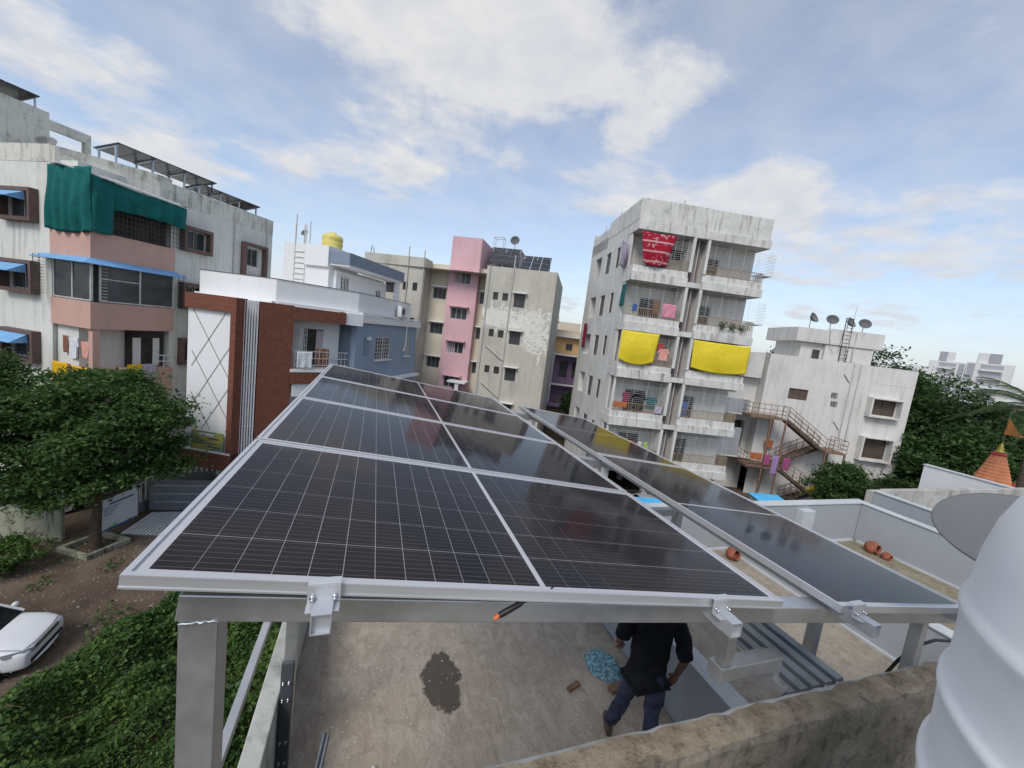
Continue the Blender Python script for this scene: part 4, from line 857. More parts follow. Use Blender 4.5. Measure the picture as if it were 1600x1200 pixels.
def small_dish(label, loc, r, yaw, pitch, mat='dish_grey'):
    t = thing('satellite_dish', label, 'satellite dish', loc, yaw, 'roof dishes')
    b = MB(); b.lathe([(0, 0), (r * .5, .06 * r / .35), (r * .8, .15 * r / .35), (r, .24 * r / .35), (r * 1.03, .24 * r / .35), (r * .8, .13 * r / .35), (r * .5, .03 * r / .35), (0, -.03)], mat, 24); o = b.build('reflector', t, (0, 0, .75)); o.rotation_euler = (R(pitch), 0, 0)
    b = MB(); b.tube([(0, 0, 0), (0, .02, .78)], .025, 'dish_dark', 6); b.build('mast', t)
    b = MB(); b.tube([(0, -.02, .6), (0, -.35 * math.sin(R(pitch)), .75 + .45 * math.cos(R(pitch)))], .012, 'dish_dark', 5); b.build('feed_arm', t)
for lb, x, y, m in (('leftmost dish on the white house stair tower, dark and tilted up', 3.23, 1.3, 'dish_dark'), ('second dish from the left on the white house stair tower', 4.8, 1.3, 'dish_grey'), ('dark dish left of the ladder top on the white house', 6.25, 1.5, 'dish_dark'), ('rightmost dish on the white house stair tower', 7.45, 1.5, 'dish_grey')):
    small_dish(lb, at6(x, y, 2.44 + .95), .42, D6 + (-20 if m == 'dish_grey' else 30), 62)
b = MB(); b.tube([(0, 0, 0), (0, 0, 3.0)], .018, 'pipe_grey', 5); tag(b.build('roof_antenna', None, at6(6.7, 1.6, 2.44)), 'thin antenna rod beside the dishes of the white house', 'antenna')
t = thing('water_heater', 'white roof water heater drum seen beside the yellow tarpaulin', 'water heater', at6(-1.7, 1.3, .95), D6)
b = MB(); b.tube([(-1.0, 0, .35), (.6, 0, .35)], .22, 'white_plain', 14); b.build('drum', t); b = MB(); b.box(-.9, .4, -.1, .1, 0, .13, 'dark_iron'); b.build('stand', t); b = MB(); b.box(-.3, .5, .3, .8, 0, 1.1, 'white_plain'); b.build('cold_tank', t)

# ------------------------------------------------------------------ beige block with the pink stair tower
O4, D4 = (8.1, 32.8), -28
f4 = thing('beige_block', 'weathered beige four-storey block with a pink stair tower', 'building', (O4[0], O4[1], -G), D4)
fl4 = [3.17, .17, -2.83, -5.83]
hR = []
for z in fl4:
    z += g; hR += [(.72, 1.14, z - .6, z), (1.5, 1.97, z - .6, z), (2.48, 3.38, z - 1.02, z + .02)]
hP = [(-3.24, -1.76, z + g - .97, z + g) for z in (4.68, 1.63, -1.33, -4.39)]
hA = [(-5.25, -4.0, z + g - .98, z + g) for z in (3.21, .12, -2.92)]; hB = [(-1.4, -.55, z + g - 1.0, z + g) for z in (3.22, .13, -2.93)]
hW = []
for z in fl4: z += g + .1; hW += [(-8.95, -7.96, z - 1.05, z), (-7.4, -6.96, z - .7, z - .02), (-6.52, -6.09, z - .68, z)]
b = MB(); wall(b, 'f', 0.0, 0.0, 5.7, 0, 5.2 + g, hR, 'beige', .13); b.quad((0, 0, 0), (0, 9, 0), (0, 9, 5.2 + g), (0, 0, 5.2 + g), 'beige'); b.quad((5.7, 0, 0), (5.7, 9, 0), (5.7, 9, 5.2 + g), (5.7, 0, 5.2 + g), 'beige')
wall(b, 'f', .6, -11.1, -5.55, 0, 5.4 + g, hW, 'beige', .13); b.quad((-5.55, .6, 0), (-5.55, 2.2, 0), (-5.55, 2.2, 5.4 + g), (-5.55, .6, 5.4 + g), 'beige'); b.quad((-11.1, .6, 0), (-11.1, 9, 0), (-11.1, 9, 5.4 + g), (-11.1, .6, 5.4 + g), 'beige')
b.quad((-11.1, 9, 0), (5.7, 9, 0), (5.7, 9, 5.2 + g), (-11.1, 9, 5.2 + g), 'beige'); b.quad((-11.1, .6, 4.6 + g), (5.7, 0, 4.6 + g), (5.7, 9, 4.6 + g), (-11.1, 9, 4.6 + g), 'beige'); b.build('wall', f4)
b = MB(); wall(b, 'f', 2.2, -5.55, -3.72, 0, 5.25 + g, hA, 'cream_recess', .13); wall(b, 'f', 2.3, -1.1, -.005, 0, 5.25 + g, [(-1.0, -.55, h[2], h[3]) for h in hB], 'cream_recess', .13); b.build('recess_wall', f4)
b = MB(); wall(b, 'f', 1.6, -3.72, -1.1, 0, 7.62 + g, hP, 'pink_tower', .14); b.quad((-3.72, 1.6, 0), (-3.72, 6, 0), (-3.72, 6, 7.62 + g), (-3.72, 1.6, 7.62 + g), 'pink_tower'); b.quad((-1.1, 1.6, 0), (-1.1, 6, 0), (-1.1, 6, 7.62 + g), (-1.1, 1.6, 7.62 + g), 'pink_tower'); b.quad((-3.72, 1.6, 7.6 + g), (-1.1, 1.6, 7.6 + g), (-1.1, 6, 7.6 + g), (-3.72, 6, 7.6 + g), 'beige'); b.build('stair_tower', f4)
for h in hR: window(f4, 'f', 0.0, *h, depth=.1, mull=1 if h[1] - h[0] > .6 else 0, bars=3, shade=.35 if h[1] - h[0] > .6 else None, frame='grille_dark')
for h in hW: window(f4, 'f', .6, *h, depth=.1, mull=1 if h[1] - h[0] > .6 else 0, bars=3, shade=.35 if h[1] - h[0] > .6 else None, frame='grille_dark')
for h in hA: window(f4, 'f', 2.2, *h, depth=.1, mull=2, bars=5, shade=.3)
for h in hB: window(f4, 'f', 2.3, -1.0, -.55, h[2], h[3], depth=.1, mull=1, bars=3, shade=.3)
for i, h in enumerate(hP): window(f4, 'f', 1.6, *h, depth=.1, mull=2, bars=7, shade=.45, shade_m='pink_tower', curtain='curtain' if i in (0, 2) else None)
for x, y, z1 in ((-8.0 + .95, .54, 6.2), (-5.65, .54, 6.0), (.25, -.06, 5.3), (2.2, -.06, 6.2)):
    b = MB(); b.tube([(x, y, 0), (x, y, z1 + g)], .05, 'pipe_grey', 8); b.build('drain_pipe', f4)
for z in (-1.3, -4.4): b = MB(); b.tube([(.6, -.06, z + g + .1), (2.15, -.08, z - .95 + g)], .06, 'pipe_grey', 8); b.build('drain_branch', f4)
b = MB(); rr = np.random.default_rng(11)                                   # pale climber-like paint repair sprayed on the wall
def stroke(p, w): 
    for (a, c) in zip(p[:-1], p[1:]):
        d = np.array([c[0] - a[0], c[1] - a[1]]); L = np.hypot(*d) + 1e-6; n_ = np.array([-d[1], d[0]]) / L * w * rr.uniform(.5, 1.2)
        y = -.004 - rr.uniform(0, .003)
        b.quad((a[0] - n_[0], y, a[1] - n_[1] + g), (c[0] - n_[0], y, c[1] - n_[1] + g), (c[0] + n_[0], y, c[1] + n_[1] + g), (a[0] + n_[0], y, a[1] + n_[1] + g), 'pale_patch')
plain('pale_patch', (0.645, 0.635, 0.59), .9, 0, .2, .06, 2)
for i in range(420):
    x = rr.uniform(.1, 5.4); z = 1.75 - 3.5 * rr.beta(1.3, 1.6) * (.35 + .65 * x / 5.2) ; a = rr.uniform(0, 6.28); p_ = [(x, z)]
    for s_ in range(rr.integers(3, 7)): a += rr.normal(0, .7); p_.append((min(5.6, max(.05, p_[-1][0] + .17 * math.cos(a))), p_[-1][1] + .17 * math.sin(a)))
    if not any(h[0] - .1 < q[0] < h[1] + .1 and h[2] - g - .1 < q[1] < h[3] - g + .2 for h in hR for q in p_): stroke(p_, rr.uniform(.025, .09))
b.build('paint_patch', f4, kind='stuff')
def at4(x, y, z): return wpt(O4, D4, x, y, z)
plain('roof_panel_dark', (0.02, 0.022, 0.03), .25, 0, .5, .2, 2)
def rooftop_panels(name, label, loc, deg, w, d, h0, h1, n, mat='roof_panel_dark', legs=2):
    """row of tilted panels on legs; each panel a part"""
    t = thing(name, label, 'solar panel', loc, deg)
    for i in range(n):
        b = MB(); x0 = i * w / n + .02; x1 = (i + 1) * w / n - .02; vs = [(x0, 0, h0), (x1, 0, h0), (x1, d, h1), (x0, d, h1)]
        b.add(vs + [(x, y, z - .05) for x, y, z in vs], [(0, 1, 2, 3), (7, 6, 5, 4), (0, 4, 5, 1), (1, 5, 6, 2), (2, 6, 7, 3), (3, 7, 4, 0)], mat); o = b.build('panel', t)
        for k_ in range(3):
            c = MB(); yy = d * (k_ + .5) / 3; zz = h0 + (h1 - h0) * (k_ + .5) / 3; c.beam((x0, yy, zz + .012), (x1, yy, zz + .012), .025, .01, 'zinc'); c.build('busbar', o)
    for i in range(legs + 1):
        x = .1 + (w - .2) * i / legs; b = MB(); b.beam((x, .1, h0 - .08), (x, d - .1, h1 - .08), .06, .06, 'zinc'); b.build('purlin', t)
        for y, z in ((.25, h0 + (h1 - h0) * .25 / d), (d - .25, h1 - (h1 - h0) * .25 / d)): b = MB(); b.box(x - .035, x + .035, y - .035, y + .035, 0, z - .1, 'zinc'); b.build('leg', t)
    return t
rooftop_panels('solar_water_heater', 'left rack of dark solar collector tubes behind the pink tower roof', at4(-.8, 2.6, 4.6), D4, 2.7, 1.9, 1.3, 3.0, 3)
rooftop_panels('solar_water_heater', 'right rack of dark solar collector tubes on the beige block roof', at4(2.2, 2.6, 4.6), D4, 2.5, 1.8, 1.0, 2.5, 3)
t = thing('roof_cabin', 'grey roof cabin with a frame and dish above the beige block', 'cabin', at4(-1.0, 5.2, 4.6), D4); b = MB(); b.box(0, 2.6, 0, 2.5, 0, 3.0, 'duct_back'); b.build('wall', t); b = MB(); b.box(-.1, 2.7, -.1, 2.6, 3.0, 3.12, 'beige'); b.build('roof', t)
b = MB()
for x in (.0, .9):
    for y in (.1, .9): b.tube([(x, y, 3.13), (x, y, 4.1)], .03, 'pipe_grey', 5)
b.tube([(0, .1, 4.1), (.9, .1, 4.1), (.9, .9, 4.1), (0, .9, 4.1), (0, .1, 4.1)], .03, 'pipe_grey', 5); b.build('tank_stand', t)
small_dish('round grey dish on the roof cabin behind the pink tower', at4(.95, 5.6, 7.72), .42, D4, 75)
for i, (x, h) in enumerate(((-10.9, 6.2), (-10.4, 6.0))): b = MB(); b.tube([(0, 0, 0), (.15 * (-1) ** i, 0, h - 5.0)], .03, 'dark_iron', 5); tag(b.build('roof_rod', None, at4(x, 1.0, 4.9)), ('left of the two bent rods on the beige block roof corner', 'right of the two bent rods on the beige block roof corner')[i], 'rod', 'bent roof rods')
b = MB(); b.box(-3.6, -.4, -3.2, -.4, 0, .12, 'bright_blue') if False else None
t = thing('blue_shed', 'low shed with blue sheet roof in front of the pink tower', 'shed', (*at4(-6.2, -2.2, 0)[:2], -G), D4); b = MB(); b.box(0, 3.6, 0, 2.4, 0, 4.6, 'beige'); b.build('wall', t); b = MB(); b.add([(-.2, -.3, 4.62), (3.8, -.3, 4.62), (3.8, 2.6, 5.0), (-.2, 2.6, 5.0)], [(0, 1, 2, 3)], 'blue_sheet'); o = b.build('roof', t); md = o.modifiers.new('t', 'SOLIDIFY'); md.thickness = .04
t = thing('porch', 'white porch canopy at the foot of the pink tower', 'porch', (*at4(-2.1, .9, 0)[:2], -G), D4); b = MB(); b.box(-.4, 1.2, -.6, .7, 5.55, 5.7, 'white_plain'); b.build('canopy', t); b = MB(); b.box(.3, .6, -.5, -.3, 0, 5.55, 'white_plain'); b.build('pillar', t)

# ------------------------------------------------------------------ orange and purple house far down the lane, cream house behind it
Op, Dp = (17.0, 40.6), -18
t = thing('purple_house', 'narrow purple and orange house at the end of the lane', 'building', (Op[0], Op[1], -G), Dp)
b = MB(); wall(b, 'f', 0, -1, 7, 0, -1.45 + g, [(2.2, 3.1, -4.0 + g, -2.2 + g, .2), (3.6, 4.4, -4.3 + g, -2.2 + g, .2)], 'purple', .2); b.box(-1, 7, .25, 7, 0, -1.45 + g, 'purple'); b.build('wall', t)
b = MB(); b.box(-1, 7, .1, 7, -1.45 + g, .35 + g, 'orange'); b.build('upper_wall', t); b = MB(); b.box(-1.2, 7.2, -.5, 7, .352 + g, .5 + g, 'slab_white'); b.box(-1, 7, -.2, .0, .51 + g, 1.1 + g, 'far_cream'); b.build('roof', t)
window(t, 'f', .1, 2.6, 3.3, -1.0 + g, -.3 + g, -.02, 'window_dark', 'brown_frame', 1); window(t, 'f', .1, 4.0, 4.6, -1.0 + g, -.3 + g, -.02, 'window_dark', 'brown_frame', 1)
window(t, 'f', 0, 2.2, 3.1, -4.0 + g, -2.2 + g, .15, 'window_dark', 'brown_frame', 1); window(t, 'f', 0, 3.6, 4.4, -4.3 + g, -2.2 + g, .15, 'interior_dark', 'brown_frame', 0)
b = MB(); b.box(.8, 6, -1.1, .0, -4.8 + g, -4.6 + g, 'slab_white'); b.box(.8, 6, -1.1, -1.0, -4.59 + g, -3.9 + g, 'purple'); b.box(.8, 6, -1.12, -.0, -1.6 + g, -1.45 + g, 'slab_white'); b.build('balcony', t)
for x in (1.3, 5.4): b = MB(); b.tube([(x, -1.25, 2.8), (x, -1.25, -1.2 + g)], .09, 'white_plain', 8); b.build('pillar', t)
b = MB(); b.box(.8, 6.0, -2.4, -1.3, 0, 3.4, 'rust_dark'); b.build('shop_front', t); b = MB(); b.box(.6, 6.2, -2.6, -1.1, 3.41, 3.6, 'purple'); b.build('awning', t)
t = thing('cream_house', 'pale cream house showing above the purple house', 'building', (20.5, 50.0, -G), -15); b = MB(); b.box(0, 5.2, 0, 6, 0, 2.4 + g, 'far_cream'); b.build('wall', t); b = MB(); b.box(-.2, 2.2, -.2, 5, 2.41 + g, 3.0 + g, 'far_cream'); b.build('roof_room', t)
for x in (.7, 2.6, 4.0): window(t, 'f', 0, x, x + .7, .3 + g, 1.2 + g, -.02, 'window_dark', 'brown_frame', 0)

# ------------------------------------------------------------------ new brick-clad house with blue side
f3 = thing('brick_house', 'new house with red brick cladding, white lattice panel and blue side wall', 'building', (-6.05, 21.0, -G), 0)
def fr(deg, org=(0, 0)):
    a = R(deg); c, s = math.cos(a), math.sin(a); return lambda x, y, z: (org[0] + x * c - y * s, org[1] + x * s + y * c, z + g)
def fbox(b, F, x0, x1, y0, y1, z0, z1, m):
    b.add([F(x0, y0, z0), F(x1, y0, z0), F(x1, y1, z0), F(x0, y1, z0), F(x0, y0, z1), F(x1, y0, z1), F(x1, y1, z1), F(x0, y1, z1)], [(0, 3, 2, 1), (4, 5, 6, 7), (0, 1, 5, 4), (1, 2, 6, 5), (2, 3, 7, 6), (3, 0, 4, 7)], m)
F1 = fr(-25); F2 = fr(32); F3 = fr(62, (5.01, 3.70))
b = MB(); fbox(b, F1, -2.22, .26, -.05, .6, -.62, .05, 'brick_clad'); fbox(b, F1, .0, .26, -.05, .6, -7.7, -.621, 'brick_clad'); fbox(b, F1, -2.22, -1.99, -.03, .5, -7.7, -.621, 'brick_clad') if False else None
fbox(b, F1, -2.3, .26, -.12, .6, -7.85, -7.1, 'brick_clad'); fbox(b, F2, .2, .25, -.02, .5, -7.8, .05, 'brick_clad'); b.build('brick_frame', f3)
b = MB(); fbox(b, F1, -1.97, -.001, .12, .2, -7.09, -.622, 'new_white'); fbox(b, F1, -2.2, -1.971, .12, 4, -7.09, -.622, 'new_white'); fbox(b, F1, -2.28, .24, -.11, -.0, -7.099, -7.04, 'new_white'); b.build('white_panel', f3)
for i in range(4):                                           # crossed lattice wires over the white panel
    for s_ in (1, -1):
        z0 = -.64 - i * 1.9 + (.5 if s_ < 0 else -.0); x0, x1 = (-1.97, -.02) if s_ > 0 else (-.02, -1.97); z1 = z0 - 3.1
        if z1 < -6.1: fct = (z0 + 6.1) / 3.1; z1 = -6.1; x1 = x0 + (x1 - x0) * fct
        if z0 > -.66: fct = (z0 + .66) / 3.1; x0 = x0 + (x1 - x0) * fct; z0 = -.66
        if z0 - z1 < .2: continue
        b = MB(); b.beam(F1(x0, .1, z0), F1(x1, .1, z1), .013, .013, 'dark_iron'); b.build('lattice_wire', f3)
k = NT('notice_print'); v = k.coord((1, 1, 1)); c_ = k.mix(k.ramp(k.noise(2.4, 2, .5, v), .45, .55), (.42, .40, .10), (.20, .30, .20)); k.fin('notice_print', k.mix(k.ramp(k.noise(14, 3, .6, k.coord((1, 1, 3))), .55, .62), c_, (.10, .16, .12)), .5)
t = thing('notice_board', 'yellow and green printed notice board on the white lattice panel', 'sign', (*F1(-.92, -.02, 0)[:2], 0), -25)
t.location = (-6.05 + F1(-.92, -.02, 0)[0], 21 + F1(-.92, -.02, 0)[1], -7.03); b = MB(); b.box(-.8, .8, -.03, .0, .0, .88, 'notice_print'); b.build('board', t)
b = MB(); b.box(-.45, .35, -.034, -.0305, .68, .8, 'white_plain'); b.build('heading', t)
for i in range(8): b = MB(); x = -.7 + .75 * (i % 2); z = .55 - .13 * (i // 2); b.box(x, x + .55, -.034, -.0305, z, z + .045, ('cloth_yellow', 'grille_dark', 'rust')[i % 3]); b.build('text_line', t)
# white slats
for i in range(8):
    b = MB(); x = .27 + i * .108; fbox(b, F2, x, x + .045, .02, .1, -7.6, .02, 'new_white'); b.build('slat', f3)
b = MB()
for z in (-2.9, -5.9): fbox(b, F2, .25, 1.12, .101, .15, z, z + .06, 'new_white')
b.build('slat_rail', f3); b = MB(); fbox(b, F2, .26, 1.12, .6, .65, -7.6, .0, 'parapet_grey'); b.build('slat_back', f3)
# brick wall, balcony, bands
b = MB(); fbox(b, F2, 1.13, 2.62, .0, .4, -10.3, .02, 'brick_clad'); fbox(b, F2, 2.621, 5.25, -.06, .12, -.65, -.02, 'brick_clad'); fbox(b, F2, 2.621, 3.9, .121, 1.2, -.65, -.03, 'brick_clad'); fbox(b, F2, 2.621, 5.4, -.1, .02, -3.85, -3.25, 'brick_clad'); b.build('brick_wall', f3)
b = MB(); fbox(b, F2, 2.56, 5.6, -.12, 2.0, -3.24, -3.1, 'slab_white'); fbox(b, F2, 2.7, 5.4, .0, 1.9, -4.5, -3.86, 'new_white'); b.build('balcony_floor', f3)
b = MB(); fbox(b, F2, 2.63, 6.0, 1.4, 1.5, -3.1, -.64, 'new_white'); fbox(b, F2, 2.6, 2.62, .4, 1.5, -3.1, -.64, 'brick_clad'); fbox(b, F2, 5.3, 6.3, .02, .7, -.65, .0, 'new_white'); b.build('balcony_wall', f3)
b = MB(); fbox(b, F2, 3.75, 4.75, 1.36, 1.4, -3.08, -1.1, 'interior_dark'); b.build('doorway', f3)
b = MB(); fbox(b, F2, 3.3, 3.36, 1.0, 1.04, -3.08, -1.1, 'grille_white')
for i in range(6): fbox(b, F2, 3.2 + i * .1, 3.23 + i * .1, .98, 1.0, -3.08, -1.1, 'grille_white')
for i in range(8): fbox(b, F2, 3.2, 3.73, .96, .979, -3.05 + i * .27, -3.02 + i * .27, 'grille_white')
b.build('grille_door', f3)
b = MB(); fbox(b, F2, 4.35, 4.72, 1.3, 1.35, -2.9, -1.15, 'curtain'); b.build('curtain', f3)
b = MB()
for i in range(14): x = 2.75 + i * .2; fbox(b, F2, x, x + .02, -.03, -.01, -3.1, -2.2, 'alu_frame')
for z in (-2.9, -2.55, -2.2): fbox(b, F2, 2.7, 5.5, -.05, -.031, z, z + .04, 'alu_frame')
b.build('balcony_railing', f3)
# white parapet band wrapping the roof, chamfered at the corner
Q = [(-2.3, 3.2), (1.33, 1.7), (5.01, 3.70), (8.3, 9.9), (9.3, 11.9)]
def band(pts, th, z0, z1, m, out=0.0):
    b = MB()
    for i in range(len(pts) - 1):
        p0 = Vector((*pts[i], 0)); p1 = Vector((*pts[i + 1], 0)); d = (p1 - p0).normalized(); n_ = Vector((d.y, -d.x, 0))
        a0 = p0 + n_ * out; a1 = p1 + n_ * out; c0 = a0 - n_ * th + d * .0; c1 = a1 - n_ * th
        ex = .0006 * i
        b.prism([(a0.x, a0.y), (a1.x, a1.y), (c1.x, c1.y), (c0.x, c0.y)], z0 + g + ex, z1 + g + ex, m)
    return b
band(Q[:4], .15, .12, 1.19, 'new_white', .0).build('roof_parapet', f3)
band(Q[:4], .3, 1.195, 1.215, 'dark_iron', .03).build('coping', f3)
band(Q[:4], .6, -.0, .118, 'new_white', .3).build('cornice', f3)
b = MB(); b.prism([(-2.3, 3.2), (1.33, 1.7), (5.01, 3.7), (9.3, 11.9), (3, 14), (-2.3, 8)], .06 + g, .115 + g, 'new_white'); b.build('roof_slab', f3)
# blue wing
hb = [(2.3, 4.36, -2.72, -1.25), (6.52, 7.42, -2.6, -1.23)]
bw = thing('blue_wall', '', '', (0, 0, 0), 0); bpy.data.objects.remove(bw)
b = MB(); bl = MB(); wall(bl, 'f', 0.0, 0.0, 8.5, -10.3 + g, -.45 + g, [(h[0], h[1], h[2] + g, h[3] + g) for h in hb], 'blue_wall', .12)
bl.box(0, 8.5, .3, 6, 0, -.46 + g, 'blue_wall'); bl.quad((0, 0, 0), (0, 2.5, 0), (0, 2.5, -.45 + g), (0, 0, -.45 + g), 'blue_wall'); bo = bl.build('blue_wing', f3, (5.01, 3.70, 0), R(62))
b = MB(); b.box(-.5, 8.6, -.25, .3, -.448 + g, -.02 + g, 'new_white'); b.build('white_band', f3, (5.01, 3.70, 0), R(62))
for h in hb:
    w_ = window(f3, 'f', 0, h[0], h[1], h[2] + g, h[3] + g, .08, 'window_dark', 'grille_white', 1, 0, 6, 'grille_white', .06, 5)
    p = Vector(F3((h[0] + h[1]) / 2, .08, (h[2] + h[3]) / 2)); w_.location = p; w_.rotation_euler = (0, 0, R(62))
    b = MB(); b.box(h[0] - .1, h[1] + .1, -.14, -.002, h[2] - .06 + g, h[2] + g, 'slab_white'); b.build('window_sill', f3, (5.01, 3.70, 0), R(62))
b = MB(); b.box(3.5, 8.6, -.5, -.01, -4.1 + g, -3.95 + g, 'new_white'); b.build('lower_ledge', f3, (5.01, 3.70, 0), R(62))
b = MB(); b.box(.95, 1.4, -.06, -.002, -2.3 + g, -1.3 + g, 'blue_roof'); b.box(1.05, 1.35, -.2, -.061, -1.45 + g, -1.25 + g, 'white_plain'); b.build('wall_lamp', f3, (5.01, 3.70, 0), R(62))
# body of the house behind the facade
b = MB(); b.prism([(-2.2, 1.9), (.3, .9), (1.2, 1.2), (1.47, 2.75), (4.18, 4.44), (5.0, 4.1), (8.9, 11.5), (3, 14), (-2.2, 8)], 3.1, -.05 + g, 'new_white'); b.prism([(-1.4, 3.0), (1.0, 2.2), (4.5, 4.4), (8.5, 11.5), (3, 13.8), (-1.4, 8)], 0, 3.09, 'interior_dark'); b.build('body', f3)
t = thing('air_conditioner', 'white air conditioner unit on the parapet above the blue wall', 'air conditioner', (-6.05 + F3(5.0, -.3, 0)[0], 21 + F3(5.0, -.3, 0)[1], .05), 62)
b = MB(); b.box(-.5, .4, -.18, .12, .15, .85, 'white_plain'); b.build('case', t, bevel=.02); b = MB(); b.lathe([(0, 0), (.24, 0), (.24, .01), (0, .01)], 'window_dark', 20); o = b.build('fan_grille', t, (-.15, -.181, .5)); o.rotation_euler = (R(90), 0, 0); b = MB(); b.box(-.5, .4, -.2, .1, .08, .149, 'pipe_grey'); b.build('bracket', t)
b = MB(); b.tube([(.35, -.22, .2), (.5, -.25, -.2), (.55, -.2, -1.8), (.3, -.2, -2.2)], .035, 'white_plain', 6); b.build('drain_hose', t)
for i in range(2):
    F = F2; p = F(2.75 + .0, -.16, -2.25); 
cloth('white_towel', 'white towel drying over the brick house balcony railing', 'towel', (-6.05 + F2(2.8, -.14, 0)[0], 21 + F2(2.8, -.14, 0)[1], -2.2), 32, .75, .82, 'cloth_white', .02)
cloth('brown_cloth', 'reddish brown cloth drying on the brick house balcony', 'cloth', (-6.05 + F2(3.75, -.0, 0)[0], 21 + F2(3.75, .1, 0)[1], -2.0), 32, .7, 1.0, 'cloth_brown', .05)
b = MB()
for z in (.0, .25): b.tube([(0, 0, z + .2), (.9, 0, z + .35)], .012, 'cloth_blue', 5); b.tube([(0, .4, z + .35), (.9, .4, z + .2)], .012, 'alu_frame', 5)
for q in range(6): b.tube([(q * .18, 0, .3 + .03 * q), (q * .18, .4, .5 - .03 * q)], .01, 'cloth_blue', 5)
for q in (0, .9): b.tube([(q, 0, 0), (q, .4, .7)], .014, 'alu_frame', 5); b.tube([(q, .4, 0), (q, 0, .5)], .014, 'alu_frame', 5)
tag(b.build('drying_rack', None, (-6.05 + F2(4.6, .5, 0)[0], 21 + F2(4.6, .5, 0)[1], -3.1), R(32)), 'folding blue drying rack on the brick house balcony', 'drying rack')

# rooftop room behind, with the yellow tank
Ot, Dt = (-3.0, 27.6), -30
t = thing('roof_room', 'white rooftop room with a blue eave above the brick house', 'building', (Ot[0], Ot[1], .1), Dt)
b = MB(); b.box(-3.2, 0, 0, 3, 0, 3.75, 'new_white'); b.build('wall', t)
b = MB(); b.box(.001, .25, .4, 6.5, 0, 2.4, 'new_white'); b.box(-3.0, .0, 3.01, 6.5, 0, 2.6, 'new_white'); b.build('back_wall', t)
b = MB(); b.box(-.02, 1.4, -.05, 7.0, 2.75, 3.45, 'blue_roof'); b.box(.0, 1.38, .0, 6.9, 2.65, 2.749, 'new_white'); b.build('eave', t)
b = MB(); b.box(-1.6, .02, -.16, -.002, 2.5, 3.72, 'new_white'); b.build('front_fascia', t)
b = MB()
for i in range(9): b.box(-2.4, -1.7, -.06, -.001, .6 + i * .33, .64 + i * .33, 'grille_white')
b.box(-2.44, -2.4, -.06, -.001, .4, 4.9, 'grille_white'); b.box(-1.7, -1.66, -.06, -.001, .4, 4.9, 'grille_white'); b.build('ladder', t)
window(t, 'r', .25, .8, 1.7, .6, 2.1, -.02, 'window_dark', 'grille_white', 2, 0, 5, 'grille_white', .05, 5); window(t, 'r', .25, 5.0, 5.7, .6, 1.8, -.02, 'window_dark', 'grille_white', 1, 0, 3, 'grille_white', .05, 4)
b = MB(); b.box(1.0, 1.3, 6.3, 6.6, 0, 2.65, 'new_white'); b.build('pillar', t)
def at_t(x, y, z): return wpt(Ot, Dt, x, y, z)
t = thing('water_tank', 'small yellow plastic water tank on the white rooftop room', 'water tank', at_t(-.75, 1.2, 3.86), Dt)
b = MB(); b.lathe([(0, 0), (.6, 0), (.62, .05), (.58, .15), (.62, .25), (.62, .4), (.58, .48), (.62, .56), (.62, .7), (.56, .82), (.35, .92), (.2, .95), (.2, 1.02), (0, 1.02)], 'yellow_tank', 28); b.build('shell', t)
for i, (x, h) in enumerate(((-2.9, 1.9), (-2.3, 1.3), (-1.9, 1.5))): b = MB(); b.tube([(0, 0, 0), (0, 0, h)], .03, 'pipe_grey', 6); tag(b.build('roof_pipe', None, at_t(x, .6, 3.8)), ('tallest', 'shortest', 'middle-height')[i] + ' grey pipe standing on the white rooftop room', 'pipe', 'pipes on the rooftop room')
small_dish('tiny dish on the white rooftop room left of the yellow tank', at_t(-2.55, 1.0, 3.85), .22, Dt, 60)

# ------------------------------------------------------------------ pale four-storey block on the left
O1, D1 = (-12.0, 22.75), -32
f1 = thing('left_block', 'pale four-storey block with pink balcony bay, brown window boxes and stained roof edge', 'building', (O1[0], O1[1], -G), D1)
lw = [(-4.62, -2.85, 2.36 + g, 3.42 + g), (-4.65, -2.85, -.75 + g, .35 + g), (-4.65, -2.85, -3.85 + g, -2.75 + g)]
rw = [(4.1, 5.32, 2.3 + g, 3.25 + g), (7.9, 8.75, 2.1 + g, 3.15 + g), (4.1, 5.32, -.72 + g, .35 + g), (7.9, 8.75, -.9 + g, .2 + g), (4.1, 5.32, -3.7 + g, -2.6 + g)]
b = MB(); wall(b, 'f', 0, -15, -1.95, 0, 5.46 + g, lw, 'left_white', .15); wall(b, 'r', 0, 3.5, 9.75, 0, 5.2 + g, rw, 'left_white', .15)
b.quad((-15, 0, 0), (-15, 12, 0), (-15, 12, 5.4 + g), (-15, 0, 5.4 + g), 'left_white'); b.quad((-15, 9.75, 0), (0, 9.75, 0), (0, 9.75, 5.2 + g), (-15, 9.75, 5.2 + g), 'left_white'); b.quad((-15, 0, 4.7 + g), (-1.95, 0, 4.7 + g), (0, 9.75, 4.7 + g), (-15, 9.75, 4.7 + g), 'left_white')
b.quad((-1.95, 0, 0), (-1.95, 1.6, 0), (-1.95, 1.6, 5.46 + g), (-1.95, 0, 5.46 + g), 'left_white'); b.quad((0, 3.5, 0), (-1.8, 3.5, 0), (-1.8, 3.5, 5.2 + g), (0, 3.5, 5.2 + g), 'left_white'); b.build('wall', f1)
b = MB(); b.prism([(-1.95, .004), (-1.7, .01), (.0, 2.95), (.004, 3.5), (-.2, 3.55), (-1.95, .3)], 4.2 + g, 5.44 + g, 'left_roof_stain'); b.box(-.14, .012, 3.51, 9.75, 4.35 + g, 5.24 + g, 'left_roof_stain'); b.box(-15, -1.96, -.012, .14, 4.75 + g, 5.48 + g, 'left_roof_stain'); b.build('roof_parapet', f1)
